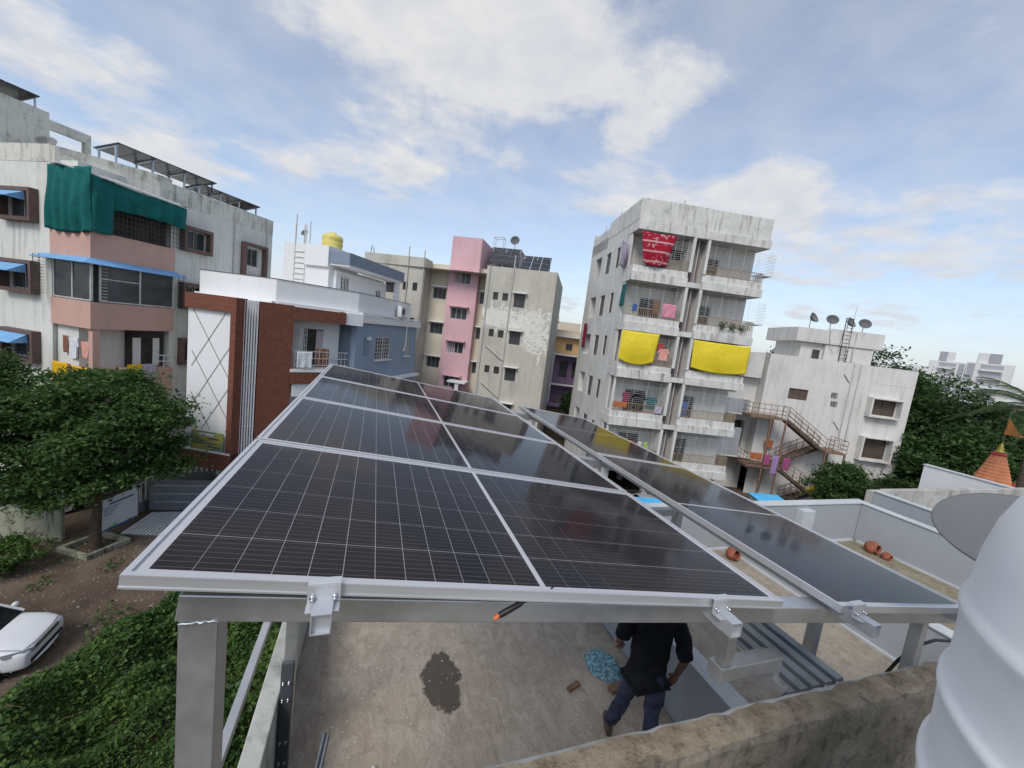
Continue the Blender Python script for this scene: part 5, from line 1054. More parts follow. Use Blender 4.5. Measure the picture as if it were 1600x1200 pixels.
for i, h in enumerate(lw): window(f1, 'f', 0, *h, depth=.1, mull=1, bars=5, barsh=5 if i else 0, frame='alu_frame')
for i, h in enumerate(rw): window(f1, 'r', 0, *h, depth=.1, mull=1, bars=3, barsh=8 if i == 4 else 0, frame='alu_frame')
def surround(side, a0, a1, z0, z1, d=.32, t_=.17):
    b = MB()
    for (p, q, r_, s_) in ((a0 - t_, a1 + t_, z0 - t_, z0), (a0 - t_, a1 + t_, z1, z1 + t_), (a0 - t_, a0, z0 + .001, z1 - .001), (a1, a1 + t_, z0 + .001, z1 - .001)):
        if side == 'f': b.box(p, q, -d, -.003, r_, s_, 'brown_frame')
        else: b.box(.003, d, p, q, r_, s_, 'brown_frame')
    b.build('window_box', f1, bevel=.01)
for h in lw: surround('f', *h)
for h in (rw[0], rw[2], rw[4]): surround('r', *h)
for h in (rw[1], rw[3]): surround('r', h[0] - .25, h[1] + .25, h[2] - .6, h[3] + .12)
for z in (3.25, .18, -2.9):
    b = MB(); z += g; b.add([(-5.05, -.33, z + .12), (-2.95, -.33, z + .12), (-2.85, -.95, z - .22), (-5.15, -.95, z - .22)], [(0, 1, 2, 3)], 'blue_sheet'); b.add([(-2.95, -.33, z + .12), (-2.85, -.95, z - .22), (-2.9, -.33, z - .22)], [(0, 1, 2)], 'blue_sheet'); o = b.build('awning', f1); md = o.modifiers.new('t', 'SOLIDIFY'); md.thickness = .03
# corner bay: pink bands, balconies
bay = [(-1.93, -.03), (.42, -.05), (.42, .5), (.3, 3.48), (-.4, 3.48)]
def baypoly(d=0.0): return [(-1.94, -.06 - d), (.46 + d, -.06 - d), (.46 + d, .3), (.30 + d, 3.49), (-1.9, 3.49), (-1.9, .2)]
for z0, z1 in ((.84, 2.08), (-2.08, -.92), (-5.2, -3.95)):
    b = MB(); b.prism(baypoly(), z0 + g, z1 + g, 'pink_band'); b.build('pink_band', f1)
b = MB(); b.prism([(-1.9, .15), (-.6, .15), (-.6, 3.4), (-1.9, 3.4)], 0, 4.9 + g, 'left_white'); b.prism([(-.599, 1.9), (-.25, 1.9), (-.25, 3.4), (-.599, 3.4)], -3.94 + g, -2.1 + g, 'interior_dark'); b.build('balcony_back_wall', f1)
b = MB(); b.prism(baypoly(-.02), 4.0 + g, 4.12 + g, 'left_white'); b.build('bay_ceiling', f1)
b = MB(); b.box(.15, .4, .05, .3, -3.94 + g, -2.09 + g, 'pink_band'); b.build('bay_column', f1)
# glazed middle storey of the bay
def mullrow(side, a0, a1, z0, z1, cuts, pl):
    b = MB(); b2 = MB()
    xs = [a0] + list(cuts) + [a1]
    for i in range(len(xs) - 1):
        if side == 'f': b2.box(xs[i] + .03, xs[i + 1] - .03, pl, pl + .02, z0, z1, 'window_dark')
        else: b2.box(pl - .02, pl, xs[i] + .03, xs[i + 1] - .03, z0, z1, 'window_dark')
    for x in xs:
        if side == 'f': b.box(x - .035, x + .035, pl - .03, pl + .05, z0, z1, 'alu_frame')
        else: b.box(pl - .05, pl + .03, x - .035, x + .035, z0, z1, 'alu_frame')
    for z in (z0, z1):
        if side == 'f': b.box(a0, a1, pl - .026, pl + .046, z - .03, z + .03, 'alu_frame')
        else: b.box(pl - .046, pl + .026, a0, a1, z - .03, z + .03, 'alu_frame')
    o = b.build('glazing_frame', f1); b2.build('pane', o)
mullrow('f', -1.85, .36, -.86 + g, .76 + g, (-.72,), .02); mullrow('r', .35, 3.4, -.86 + g, .76 + g, (1.9,), .33)
b = MB(); b.box(.30, .36, .38, 1.87, .1 + g, .14 + g, 'alu_frame'); b.build('transom', f1)
b = MB(); b.prism([(-1.9, .16), (-.3, .16), (-.3, 3.4), (-1.9, 3.4)], -.9 + g, .8 + g, 'interior_dark') if False else None
b = MB()
for i in range(12): z = -.8 + g + i * .135; b.box(-2.3, -1.9, -.42, -.40, z, z + .015, 'dark_iron'); b.box(.40, .80, 3.55, 3.57, z, z + .015, 'dark_iron'); b.box(-2.3, -2.28, -.4, -.05, z, z + .015, 'dark_iron'); b.box(.3, .72, .38, .395, z, z + .012, 'grille_white')
for x in (-2.3, -1.92): b.box(x, x + .02, -.44, -.42, -.85 + g, .85 + g, 'dark_iron')
for x in (.42, .78): b.box(x, x + .02, 3.571, 3.59, -.85 + g, .85 + g, 'dark_iron')
b.build('safety_grille', f1, kind='stuff')
b = MB(); b.add([(-2.35, -.06, .92 + g), (.5, -.06, .92 + g), (.85, -.5, .68 + g), (-2.4, -.5, .72 + g)], [(0, 1, 2, 3)], 'blue_sheet'); b.add([(.47, -.06, .92 + g), (.30, 3.6, .92 + g), (.75, 3.8, .68 + g), (.85, -.5, .68 + g)], [(0, 1, 2, 3)], 'blue_sheet'); o = b.build('bay_awning', f1); md = o.modifiers.new('t', 'SOLIDIFY'); md.thickness = .025
# top storey: sheet cover, grille, green net
b = MB(); b.add([(-1.95, -.05, 4.74 + g), (-.9, -.35, 4.66 + g), (.75, .2, 4.3 + g), (.72, 3.85, 4.16 + g), (.1, 3.6, 4.4 + g), (-.4, 1.4, 4.62 + g)], [(0, 1, 2, 5), (2, 3, 4, 5)], 'alu_frame'); o = b.build('bay_roof_sheet', f1); md = o.modifiers.new('t', 'SOLIDIFY'); md.thickness = .05
b = MB()
for i in range(9): z = 2.15 + g + i * .22; b.box(.5, .52, .6, 3.8, z, z + .018, 'dark_iron') if i < 5 else None; b.box(.1, .5, 3.8, 3.82, z, z + .018, 'dark_iron')
for i in range(20): y = .6 + i * .165; b.box(.485, .499, y, y + .014, 2.1 + g, 3.2 + g, 'dark_iron')
for x in (.1, .3, .49): b.box(x, x + .015, 3.821, 3.835, 2.1 + g, 4.1 + g, 'dark_iron')
b.build('balcony_grille', f1)
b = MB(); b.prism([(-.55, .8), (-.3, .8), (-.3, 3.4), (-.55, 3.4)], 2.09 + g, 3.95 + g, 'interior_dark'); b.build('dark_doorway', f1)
def at1(x, y, z): return wpt(O1, D1, x, y, z)
cloth('shade_net', 'wide green shade net over the left half of the top corner balcony', 'shade net', at1(-1.85, -.14, 4.62), D1, 2.5, 2.62, 'green_net', .09, -.1, .05, .14, 'green shade nets', (40, 24), .0, 4.5, .1)
cloth('shade_net', 'narrow green shade net strip at the corner of the top balcony', 'shade net', at1(.62, -.1, 4.3), D1 + 90, .8, 2.25, 'green_net', .05, .0, .02, .05, 'green shade nets', (12, 18), .1, 1.5, .05)
cloth('shade_net', 'green shade net rolled half down over the right side of the top balcony', 'shade net', at1(.66, .62, 4.24), D1 + 90, 3.1, 1.15, 'green_net', .08, .0, .08, .05, 'green shade nets', (44, 14), .0, 5.0, -.1)
# open balcony below: railing, drying clothes
b = MB(); 
for z in (-3.6, -3.3): b.tube([(.38, 2.5, z + g), (.36, 3.4, z + g)], .025, 'grille_white', 6)
for y in (2.5, 3.0, 3.4): b.tube([(.37, y, -3.95 + g), (.37, y, -3.3 + g)], .02, 'grille_white', 6)
b.build('balcony_railing', f1)
b = MB(); b.box(-.24, -.22, 2.0, 2.35, -3.9 + g, -2.5 + g, 'grille_white'); b.box(-.24, -.22, 2.9, 3.2, -3.9 + g, -2.5 + g, 'grille_white'); b.build('door_leaf', f1)
garment('hanging_shirt', 'white shirt drying in the open corner balcony of the left block', 'shirt', at1(-.75, .05, -2.6), D1, .45, .9, 'cloth_white', .3)
garment('hanging_shirt', 'peach shirt drying right of the white shirt in the corner balcony', 'shirt', at1(-.1, .1, -2.7), D1, .4, .7, 'cloth_salmon', .3)
cloth('brown_cloth', 'brown cloth drying left of the white shirt in the corner balcony', 'cloth', at1(-1.35, .02, -2.55), D1, .35, .75, 'cloth_brown', .02)
cloth('yellow_sari', 'bright yellow cloth over the front railing of the corner balcony', 'cloth', at1(-1.75, -.12, -3.75), D1, 1.0, 1.4, 'cloth_yellow', .05)
cloth('yellow_sari', 'second yellow cloth with brown edge over the corner balcony railing', 'cloth', at1(-.65, -.12, -3.8), D1, 1.0, 1.1, 'cloth_yellow', .05)
cloth('brown_cloth', 'dark brown cloth strip between the two yellow cloths', 'cloth', at1(-.82, -.14, -3.75), D1, .2, 1.2, 'cloth_brown', .02)
cloth('olive_cloth', 'olive yellow cloth on the side railing of the corner balcony', 'cloth', at1(.44, 1.35, -3.7), D1 + 86, .6, .8, 'cloth_yellow', .03)
cloth('lilac_cloth', 'lilac cloth on the side railing next to the white rails', 'cloth', at1(.44, 1.98, -3.7), D1 + 86, .6, .75, 'cloth_lilac', .03)
for y in (7.0, 9.3): b = MB(); b.tube([(.05, y, 0), (.05, y, 5.1 + g)], .04, 'pipe_grey', 6); b.build('drain_pipe', f1)
# roof room with beam frame, roof panels
t = thing('roof_room', 'stained roof room with an open concrete frame on the left block', 'building', at1(-10.2, 4.4, 4.7), D1)
b = MB(); b.box(-4, 0, -5.5, 0, 0, 4.3, 'left_roof_stain'); b.build('wall', t); b = MB(); b.box(-.3, .0, .001, 1.9, 3.45, 3.95, 'left_roof_stain'); b.box(-.298, -.002, 1.6, 1.898, 0, 3.449, 'left_roof_stain'); b.build('beam_frame', t)
rooftop_panels('roof_solar_array', 'thin solar array on top of the stained roof room', at1(-10.5, .2, 9.0), D1 + 90, 4.0, 1.6, .75, .55, 3)
t = rooftop_panels('roof_solar_array', 'long tilted solar array raised on posts over the left block roof', at1(-1.6, 2.2, 4.72), D1 + 90, 5.0, 1.6, 1.86, 1.62, 5, legs=3)
t = rooftop_panels('roof_solar_array', 'shorter solar array behind the long one on the left block roof', at1(-1.3, 6.0, 4.72), D1 + 90, 4.0, 1.3, 1.42, 1.2, 4, legs=3)
small_dish('small dark dish on the left block roof edge below the roof room', at1(-3.2, .6, 4.9), .35, D1 + 40, 45, 'dish_dark')

# ------------------------------------------------------------------ far right: neighbour walls, temple, teal house, towers
t = thing('neighbour_building', 'neighbouring flat roof with grey parapet and stained concrete wall at the right', 'building', (11.4, 6.05, -G), 0)
b = MB(); b.box(0, 14, -12, 0, 0, -3.4 + g, 'parapet_grey'); b.build('wall', t)
b = MB(); b.box(0, .15, -12, -.16, -3.4 + g, -2.6 + g, 'parapet_grey'); b.box(-.02, .17, -12, -.16, -2.599 + g, -2.575 + g, 'ledge_light'); b.build('parapet', t)
b = MB(); b.box(.5, 14, -.15, 0, -3.4 + g, -2.6 + g, 'old_concrete_wall'); b.box(.0, .499, -.15, 0, -3.4 + g, -2.62 + g, 'old_concrete_wall'); b.build('concrete_wall', t)
t = thing('white_parapet_house', 'house with a plain white sloping-looking parapet behind the concrete wall', 'building', (18.5, 6.4, -G), 0); b = MB(); b.box(.0, .2, -6, 1.95, 0, -2.72 + g, 'white_plain'); b.build('wall', t); b = MB(); b.box(-.03, .23, -6.03, 1.98, -2.719 + g, -2.69 + g, 'ledge_light'); b.build('coping', t)
def polar(az, d, z): return (d * math.sin(R(az)), d * math.cos(R(az)), z)
t = thing('temple_spire', 'orange temple spire with red bands, gilded finial and pennant', 'temple', polar(70.1, 36, -G), 20)
b = MB(); b.box(-1.0, 1.0, -1.0, 1.0, 0, 4.9, 'temple_orange'); b.build('base', t); b = MB(); b.box(-.95, .95, -.95, .95, 4.901, 5.12, 'temple_red'); b.build('red_band', t)
b = MB(); prof = [(.84, 5.12)]
for i in range(10): r0 = .84 - i * .058; z = 5.12 + i * .185; prof += [(r0, z + .02), (r0 - .01, z + .165), (r0 - .04, z + .185)]
b.lathe(prof, 'temple_orange', 12, smooth=False); b.build('spire', t)
b = MB(); b.lathe([(.30, 6.96), (.34, 7.02), (.30, 7.10), (.2, 7.12)], 'temple_red', 16); b.build('collar', t)
b = MB(); b.lathe([(.0, 7.1), (.2, 7.12), (.22, 7.2), (.1, 7.27), (.16, 7.36), (.07, 7.45), (.1, 7.54), (.04, 7.62), (0, 7.75)], 'gold', 14); b.build('finial', t)
b = MB(); b.ell((0, -.85, 5.35), (.28, .15, .28), 'temple_red', 12, 6); b.build('niche', t)
b = MB(); b.tube([(.1, 0, 7.0), (.12, 0, 9.2)], .03, 'rust', 6); b.build('flag_mast', t)
b = MB(); b.add([(.12, 0, 9.1), (.12, .05, 8.2), (-.75, -.75, 8.2), (-.3, -.4, 8.5)], [(0, 1, 2, 3)], 'flag_orange'); o = b.build('pennant', t); md = o.modifiers.new('t', 'SOLIDIFY'); md.thickness = .02
t = thing('teal_house', 'small teal house among the trees below the far towers', 'building', polar(67.0, 75, -G), -60); b = MB(); b.box(0, 3.2, 0, 6, 0, -1.4 + g, 'teal_house'); b.build('wall', t); b = MB(); b.box(-.2, 3.5, -.4, 6, -1.39 + g, -1.2 + g, 'slab_white'); b.build('roof', t); window(t, 'f', 0, 1.6, 2.6, -2.7 + g, -1.9 + g, -.02, 'window_dark', 'grille_white', 1)
for i, (az, w, zt, lb) in enumerate(((64.25, 6.2, 6.9, 'left of the two far apartment towers above the trees'), (66.75, 7.6, 7.3, 'right of the two far apartment towers above the trees'))):
    d = 150; t = thing('far_tower', lb, 'building', polar(az, d, -G), -66, 'far apartment towers')
    b = MB(); b.box(0, w, 0, 9, 0, zt + g, 'far_flat_hazed'); b.box(w * .25 if i == 0 else 1.6, w * .7, .5, 6, zt + g + .001, zt + 2.4 + g, 'far_flat_hazed'); b.build('wall', t)
    b = MB(); b.box(.2, 1.4, -.05, -.001, 3, zt + g - .3, 'far_dark_hazed') if i else b.box(w - .9, w + .1, -.05, -.001, 3, zt + g - .3, 'far_dark_hazed'); b.box(w * .25 if i == 0 else w * .45, w * .48 if i == 0 else w * .7, .3, .499, zt + g + .1, zt + 2.4 + g, 'far_dark_hazed'); b.build('dark_strip', t)
    for k_ in range(6):
        z = zt - 1.4 - k_ * 2.05 + g
        b = MB(); b.box(w * .3, w * .78, -.6, -.001, z - .5, z, 'far_flat_hazed'); b.build('balcony', t)
        b = MB(); b.box(w * .3, w * .78, -.02, -.003, z + .002, z + 1.05, 'far_dark_hazed'); b.build('window', t)
t = thing('far_block', 'low pale far block left of the far towers above the tree line', 'building', polar(62.8, 170, -G), -62); b = MB(); b.box(0, 5, 0, 8, 0, 5.8 + g, 'far_flat_hazed'); b.build('wall', t)
for k_ in range(4): b = MB(); b.box(.6, 4.2, -.02, -.002, 4.3 - k_ * 2.6 + g - .8, 4.3 - k_ * 2.6 + g, 'far_dark_hazed'); b.build('window', t)

# ------------------------------------------------------------------ cars
def car(label, loc, deg, paint, hood=1.05, boot=0.75, L=4.3, group=None):
    """x forward, length L, body lofted from stations with a separate greenhouse"""
    t = thing('parked_car', label, 'car', loc, deg, group); W = .86
    st = [(-L/2, .62, .52, .82, .80), (-L/2 + .06, .30, .60, .92, .93), (-L/2 + .35, .22, .62, .97, .98), (-L/2 + boot + .2, .2, .62, .98, 1.0), (0, .2, .60, .95, 1.0), (L/2 - hood - .25, .2, .60, .92, 1.0), (L/2 - hood * .6, .2, .58, .86, 1.0), (L/2 - .3, .2, .54, .79, .985), (L/2 - .14, .2, .50, .745, .95), (L/2 - .04, .21, .47, .70, .89), (L/2, .25, .45, .655, .84)]
    vs = []; n = 11
    for x, zb_, zm, zt, w in st:
        w *= W; half = [(w * .88, zb_), (w * .97, zb_ + .08), (w, zm), (w * .98, (zm + zt) / 2), (w * .93, zt), (w * .5, zt + .045)]
        sec = [(y, z) for y, z in half] + [(-y, z) for y, z in half[::-1]]; n = len(sec)
        vs += [(x, y, z) for y, z in sec]
    fs = [(i * n + j, (i + 1) * n + j, (i + 1) * n + (j + 1) % n, i * n + (j + 1) % n) for i in range(len(st) - 1) for j in range(n)] + [tuple(range(n)), tuple(range((len(st) - 1) * n, len(st) * n))[::-1]]
    b = MB(); b.add(vs, fs, paint, True); o = b.build('body', t); o.modifiers.new('smooth', 'SUBSURF').levels = 2; o.modifiers['smooth'].render_levels = 2
    xa, xb = -L/2 + boot * .55, L/2 - hood; ra, rb = -L/2 + boot + .55, L/2 - hood - .75; zt = 1.45
    lo = [(xa, W * .9, .96), (xb, W * .9, .93), (xb, -W * .9, .93), (xa, -W * .9, .96)]; hi = [(ra, W * .68, zt), (rb, W * .70, zt - .01), (rb, -W * .70, zt - .01), (ra, -W * .68, zt)]
    b = MB(); b.add(lo + hi, [(0, 1, 5, 4), (1, 2, 6, 5), (2, 3, 7, 6), (3, 0, 4, 7)], 'car_glass'); b.build('window_glass', t)
    b = MB(); mid = [(ra - .05, W * .66), (ra - .05, -W * .66), (rb + .06, -W * .68), (rb + .06, W * .68)]
    b.add([(ra - .04, W * .70, zt - .02), (rb + .06, W * .72, zt - .03), (rb + .06, -W * .72, zt - .03), (ra - .04, -W * .70, zt - .02), (ra + .1, W * .5, zt + .045), (rb - .1, W * .5, zt + .045), (rb - .1, -W * .5, zt + .045), (ra + .1, -W * .5, zt + .045)], [(4, 5, 6, 7), (0, 1, 5, 4), (1, 2, 6, 5), (2, 3, 7, 6), (3, 0, 4, 7)], paint, True); b.build('roof', t)
    for s in (1, -1):
        for p0, p1, w_, h_, m_ in (((xb, s * W * .9, .93), (rb, s * W * .705, zt - .02), .06, .05, paint), ((xa, s * W * .9, .96), (ra, s * W * .69, zt - .02), .10, .06, paint), (((xa + xb) / 2 - .1, s * W * .905, .95), ((ra + rb) / 2 - .1, s * W * .70, zt - .02), .07, .03, 'black_plastic'), ((ra, s * W * .7, zt - .02), (rb, s * W * .715, zt - .03), .05, .04, paint)):
            b = MB(); b.beam(p0, p1, w_, h_, m_); b.build('pillar', t)
    for s in (1, -1):
        b = MB(); b.ell((xb - .28, s * (W + .1), 1.0), (.07, .11, .08), paint, 12, 8); b.tube([(xb - .25, s * W * .9, .95), (xb - .27, s * (W + .05), .98)], .025, 'black_plastic', 6); b.build('wing_mirror', t)
        b = MB(); b.add([(L/2 - .46, s * W * .985, .78), (L/2 - .10, s * W * .78, .735), (L/2 - .005, s * W * .55, .69), (L/2 + .004, s * W * .55, .60), (L/2 - .09, s * W * .82, .62), (L/2 - .40, s * W * 1.0, .68)], [(0, 1, 4, 5), (1, 2, 3, 4)], 'headlamp'); o = b.build('headlight', t); o.modifiers.new('t', 'SOLIDIFY').thickness = .03
        b = MB(); b.ell((-L/2 + .08, s * W * .72, .78), (.08, .16, .11), 'tail_red', 12, 8); b.build('tail_light', t)
        for x in (-L/2 + .78, L/2 - .82):
            b = MB(); b.lathe([(.19, -.1), (.3, -.1), (.315, -.05), (.315, .05), (.3, .1), (.19, .1)], 'rubber', 24); o = b.build('wheel', t, (x, s * (W - .07), .315)); o.rotation_euler = (R(90), 0, 0)
            c = MB(); c.lathe([(.0, .07), (.06, .08), (.19, .085), (.2, .1), (.2, -.1), (0, -.08)], 'alu_frame', 20); c.build('rim', o)
            a = MB(); a.lathe([(0, 0), (.37, 0), (.37, .02), (0, .02)], 'black_plastic', 24); o2 = a.build('wheel_arch', t, (x, s * (W - .035) + (.02 if s > 0 else 0), .34)); o2.rotation_euler = (R(90), 0, 0)
    b = MB(); b.box(L/2 - .03, L/2 + .012, -W * .54, W * .54, .655, .695, 'chrome'); b.build('grille_bar', t)
    b = MB(); b.box(L/2 - .03, L/2 + .008, -W * .54, W * .54, .60, .654, 'black_plastic'); b.box(L/2 - .05, L/2 + .006, -W * .7, W * .7, .33, .43, 'black_plastic'); b.build('lower_grille', t)
    b = MB(); b.tube([(L/2 - .3, -W * .9, .27), (L/2 - .02, -W * .5, .27), (L/2 + .01, 0, .27), (L/2 - .02, W * .5, .27), (L/2 - .3, W * .9, .27)], .035, paint, 8); b.build('front_lip', t)
    b = MB(); b.tube([(L/2 - .10, -W * .80, .752), (L/2 - .045, -W * .4, .742), (L/2 - .035, 0, .742), (L/2 - .045, W * .4, .742), (L/2 - .10, W * .80, .752)], .007, 'black_plastic', 5)
    for s in (1, -1): b.tube([(L/2 - .12, s * W * .82, .765), (L/2 - hood * .6, s * W * .86, .868), (L/2 - hood - .1, s * W * .86, .925)], .006, 'black_plastic', 5)
    b.build('panel_gap', t)
    b = MB(); b.box(-L/2 + .3, L/2 - .35, -W * .9, -W * .89 + W * 1.78, .16, .24, 'black_plastic'); b.build('underbody', t)
    return t
car('white sedan nosing in from the left edge beside the creepers', (-9.94, 13.12, -G), 3, 'car_white', .88)
car('silver hatchback parked in the shade behind the stained compound wall', (-13.6, 21.9, -G), 42, 'car_silver', .95, .35, 3.8)
car('pale car in the lane below the right solar array', (16.7, 19.7, -G), 75, 'car_silver', 1.0, .6)

# ------------------------------------------------------------------ yard on the left
t = thing('compound_wall', 'low stained compound wall beside the dirt yard at the left', 'wall', (-11.0, 19.6, -G), 168.7)
b = MB(); b.box(0, 9, -.08, .08, 0, 1.25, 'compound_wall'); b.build('masonry', t, bevel=.02)
t = thing('tree_planter', 'square concrete planter kerb round the tree trunk', 'planter', (-9.73, 19.0, -G), -30)
for (x0, x1, y0, y1) in ((-.75, .75, -.75, -.6), (-.75, .75, .6, .75), (-.75, -.6, -.599, .599), (.6, .75, -.599, .599)): b = MB(); b.box(x0, x1, y0, y1, 0, .2, 'compound_wall'); b.build('kerb', t, bevel=.02)
k = NT('banner_print'); v = k.coord(); sp = k.n('ShaderNodeSeparateXYZ'); k.l(v, sp.inputs[0])
gr = k.ramp(k.math('ADD', sp.outputs[2], k.math('MULTIPLY', k.noise(2.2, 2, .5, v), .7)), .62, .66, (1, 1, 1), (0, 0, 0))
c_ = k.mix(gr, (.66, .68, .70), (.16, .46, .08)); fc = k.ramp(k.noise(6, 2, .5, v), .58, .61)
k.fin('banner_print', k.mix(k.math('MULTIPLY', fc, gr), c_, (.70, .62, .58)), .5)
t = thing('banner', 'printed white, green and blue banner tied along the driveway fence', 'banner', (-9.95, 19.75, -G), 70)
b = MB(); b.box(0, 1.6, -.02, .0, .15, 1.55, 'banner_print'); b.build('sheet', t); b = MB(); b.box(.02, 1.58, -.024, -.0205, .16, .24, 'cloth_blue'); b.build('blue_border', t)
b = MB(); b.box(.35, 1.4, -.024, -.0205, 1.25, 1.32, 'cloth_blue'); b.build('heading', t)
for i in range(4): b = MB(); b.box(.12, .8 - .1 * i, -.024, -.0205, 1.12 - i * .1, 1.15 - i * .1, 'cloth_blue'); b.build('text_line', t)
for x in (0, 1.6): b = MB(); b.box(x - .03, x + .03, .005, .06, 0, 1.6, 'rust_dark'); b.build('post', t)
t = thing('driveway', 'pale ribbed driveway slab in front of the grey gate', 'driveway', (-9.3, 20.2, -G), 0)
b = MB(); b.prism([(-.1, -.3), (3.4, -.9), (3.6, 1.6), (.25, 1.7)], 0, .06, 'gate_grey'); b.build('slab', t)
for i in range(24): b = MB(); x = i * .145; b.beam((x, -.32 - x * .17, .075), (x + .25, 1.62, .075), .085, .03, 'tile_sheet'); b.build('rib', t)
t = thing('grey_gate', 'dark grey sheet gate with pale stripes at the house entrance', 'gate', (-9.3, 22.0, -G), -3)
b = MB(); b.box(0, 2.6, 0, .06, .1, 1.6, 'gate_grey'); b.build('leaf', t, bevel=.01)
for z in (.5, .9, 1.3): b = MB(); b.box(.2, 2.4, -.012, -.001, z, z + .035, 'alu_frame'); b.build('stripe', t)
t = thing('picket_fence', 'white pointed picket fence behind the grey gate', 'fence', (-9.6, 22.9, -G), 12)
b = MB(); b.box(0, 3.4, 0, .1, 0, 1.5, 'gate_grey'); b.build('plinth', t)
for i in range(15): b = MB(); x = .1 + i * .22; b.prism([(x, .03), (x + .1, .03), (x + .1, .07), (x, .07)], 1.501, 2.15, 'fence_white'); b.add([(x, .03, 2.15), (x + .1, .03, 2.15), (x + .1, .07, 2.15), (x, .07, 2.15), (x + .05, .05, 2.4)], [(0, 1, 4), (1, 2, 4), (2, 3, 4), (3, 0, 4)], 'fence_white'); b.build('picket', t)
t = thing('gate_pier', 'pale gate pier with railing left of the grey gate', 'pier', (-9.75, 21.6, -G), 70); b = MB(); b.box(0, 1.2, 0, .12, 0, .5, 'gate_grey'); b.build('base', t)
for i in range(4): b = MB(); b.box(.1 + i * .3, .2 + i * .3, .03, .08, .501, 1.5, 'fence_white'); b.build('upright', t)
t = thing('painted_column', 'green painted column under the brick house overhang', 'column', (-6.9, 22.6, -G), -25)
k = NT('leaf_mural'); k.fin('leaf_mural', k.mix(k.ramp(k.noise(5, 4, .6), .45, .55), (.10, .26, .10), (.40, .46, .38)), .8)
b = MB(); b.box(0, .9, 0, .5, 0, 3.05, 'leaf_mural'); b.build('shaft', t); b = MB(); b.box(-.05, .95, -.05, .55, 0, .2, 'slab_white'); b.build('foot', t)
for i, (x, y, s, m, l) in enumerate(((-8.35, 10.6, .3, 'clay', 'reddish broken pot lying near the sedan'), (-8.6, 9.6, .5, 'slab_white', 'flat pale stone slab at the lower left edge'), (-8.7, 9.1, .3, 'bright_blue', 'blue plastic scrap at the lower left edge'))):
    b = MB(); pts = [(s * (1 + .25 * math.sin(j * 2.3 + i)) * math.cos(j * .785), s * (1 + .2 * math.cos(j * 1.7)) * math.sin(j * .785)) for j in range(8)]; b.prism(pts, 0, .12 + .06 * (i == 0), m); tag(b.build(('broken_pot', 'stone_slab', 'plastic_scrap')[i], None, (x, y, -G + .001), bevel=.03), l, ('pot', 'stone', 'scrap')[i])

# blue corrugated sheet roofs below
for i, (x, y, z, dg, l) in enumerate(((14.6, 16.6, -8.0, -10, 'blue corrugated sheet roof of the shed seen between the two solar arrays'), (23.6, 17.2, -8.1, -15, 'blue corrugated sheet roof of the shed right of the solar arrays'))):
    t = thing('sheet_roof_shed', l, 'shed', (x, y, -G), dg, 'blue roofed sheds'); b = MB(); vs = []; nx = 26
    for j in range(2):
        for q in range(nx + 1): vs.append((-1 + 2.0 * q / nx, -.7 + 1.4 * j, z + G + .15 * j + .03 * (q % 2)))
    b.add(vs, [(q, q + 1, nx + 2 + q, nx + 1 + q) for q in range(nx)], 'bright_blue'); o = b.build('roof', t); o.modifiers.new('t', 'SOLIDIFY').thickness = .02
    b = MB(); b.box(-.9, .9, -.6, .6, 0, z + G - .06, 'parapet_grey'); b.build('wall', t)

# ------------------------------------------------------------------ vegetation
tree('neem_tree', 'large spreading green tree in front of the left block', (-9.73, 19.0, -G), 3.2, [(-1.7, 0, 5.3, 1.4, 1.4, .8), (.5, .3, 6.15, 1.3, 1.4, .75), (1.75, .0, 5.55, 1.05, 1.3, .7), (.3, -.6, 4.6, 1.6, 1.6, .8), (-1.7, -.4, 3.5, 1.5, 1.4, .8), (1.15, -.2, 3.6, 1.25, 1.4, .75), (-.7, .5, 6.35, 1.0, 1.4, .6), (-2.9, .4, 4.5, 1.4, 1.6, .9), (-3.6, .3, 5.7, 1.1, 1.5, .8), (2.15, .2, 4.6, .8, .9, .5), (.7, -.1, 2.75, .7, .8, .4), (2.6, .1, 5.0, .5, .6, .35), (.2, -.7, 3.0, 1.3, 1.0, .6), (-1.2, -.5, 2.7, 1.2, 1.0, .6), (.7, .3, 6.9, .6, .6, .35), (2.2, .1, 3.4, .6, .7, .45), (-2.5, -.3, 2.4, .9, .9, .5)], 260, 210, .66, .18, 'leaf_neem', .17, 3, .38)
tree('background_tree', 'smaller tree at the far left edge against the left block', (-14.4, 20.6, -G), 4.5, [(-.3, 0, 6.6, 1.5, 1.4, 1.1), (.9, .4, 6.0, 1.1, 1.1, .9), (-1.5, .2, 5.6, 1.3, 1.2, 1.0)], 90, 130, .6, .16, 'leaf_mid', .13, 5, .55)
tree('lane_tree', 'small tree standing at the mouth of the lane beside the white flats', (17.6, 33.4, -G), 3.6, [(0, 0, 4.9, .85, .85, .8), (.4, .2, 4.0, .8, .8, .7), (-.4, 0, 4.2, .6, .7, .6)], 60, 110, .42, .16, 'leaf_dark', .09, 6)
tree('stair_tree', 'bushy tree growing in front of the outside steel stair', (29.6, 17.2, -G), 2.6, [(0, 0, 3.5, 1.5, 1.5, 1.0), (1.2, -.4, 3.0, 1.2, 1.3, .9), (-1.0, .3, 2.9, 1.1, 1.2, .8), (.3, -.2, 4.0, .9, 1.0, .6)], 110, 130, .5, .2, 'leaf_mid', .1, 8)
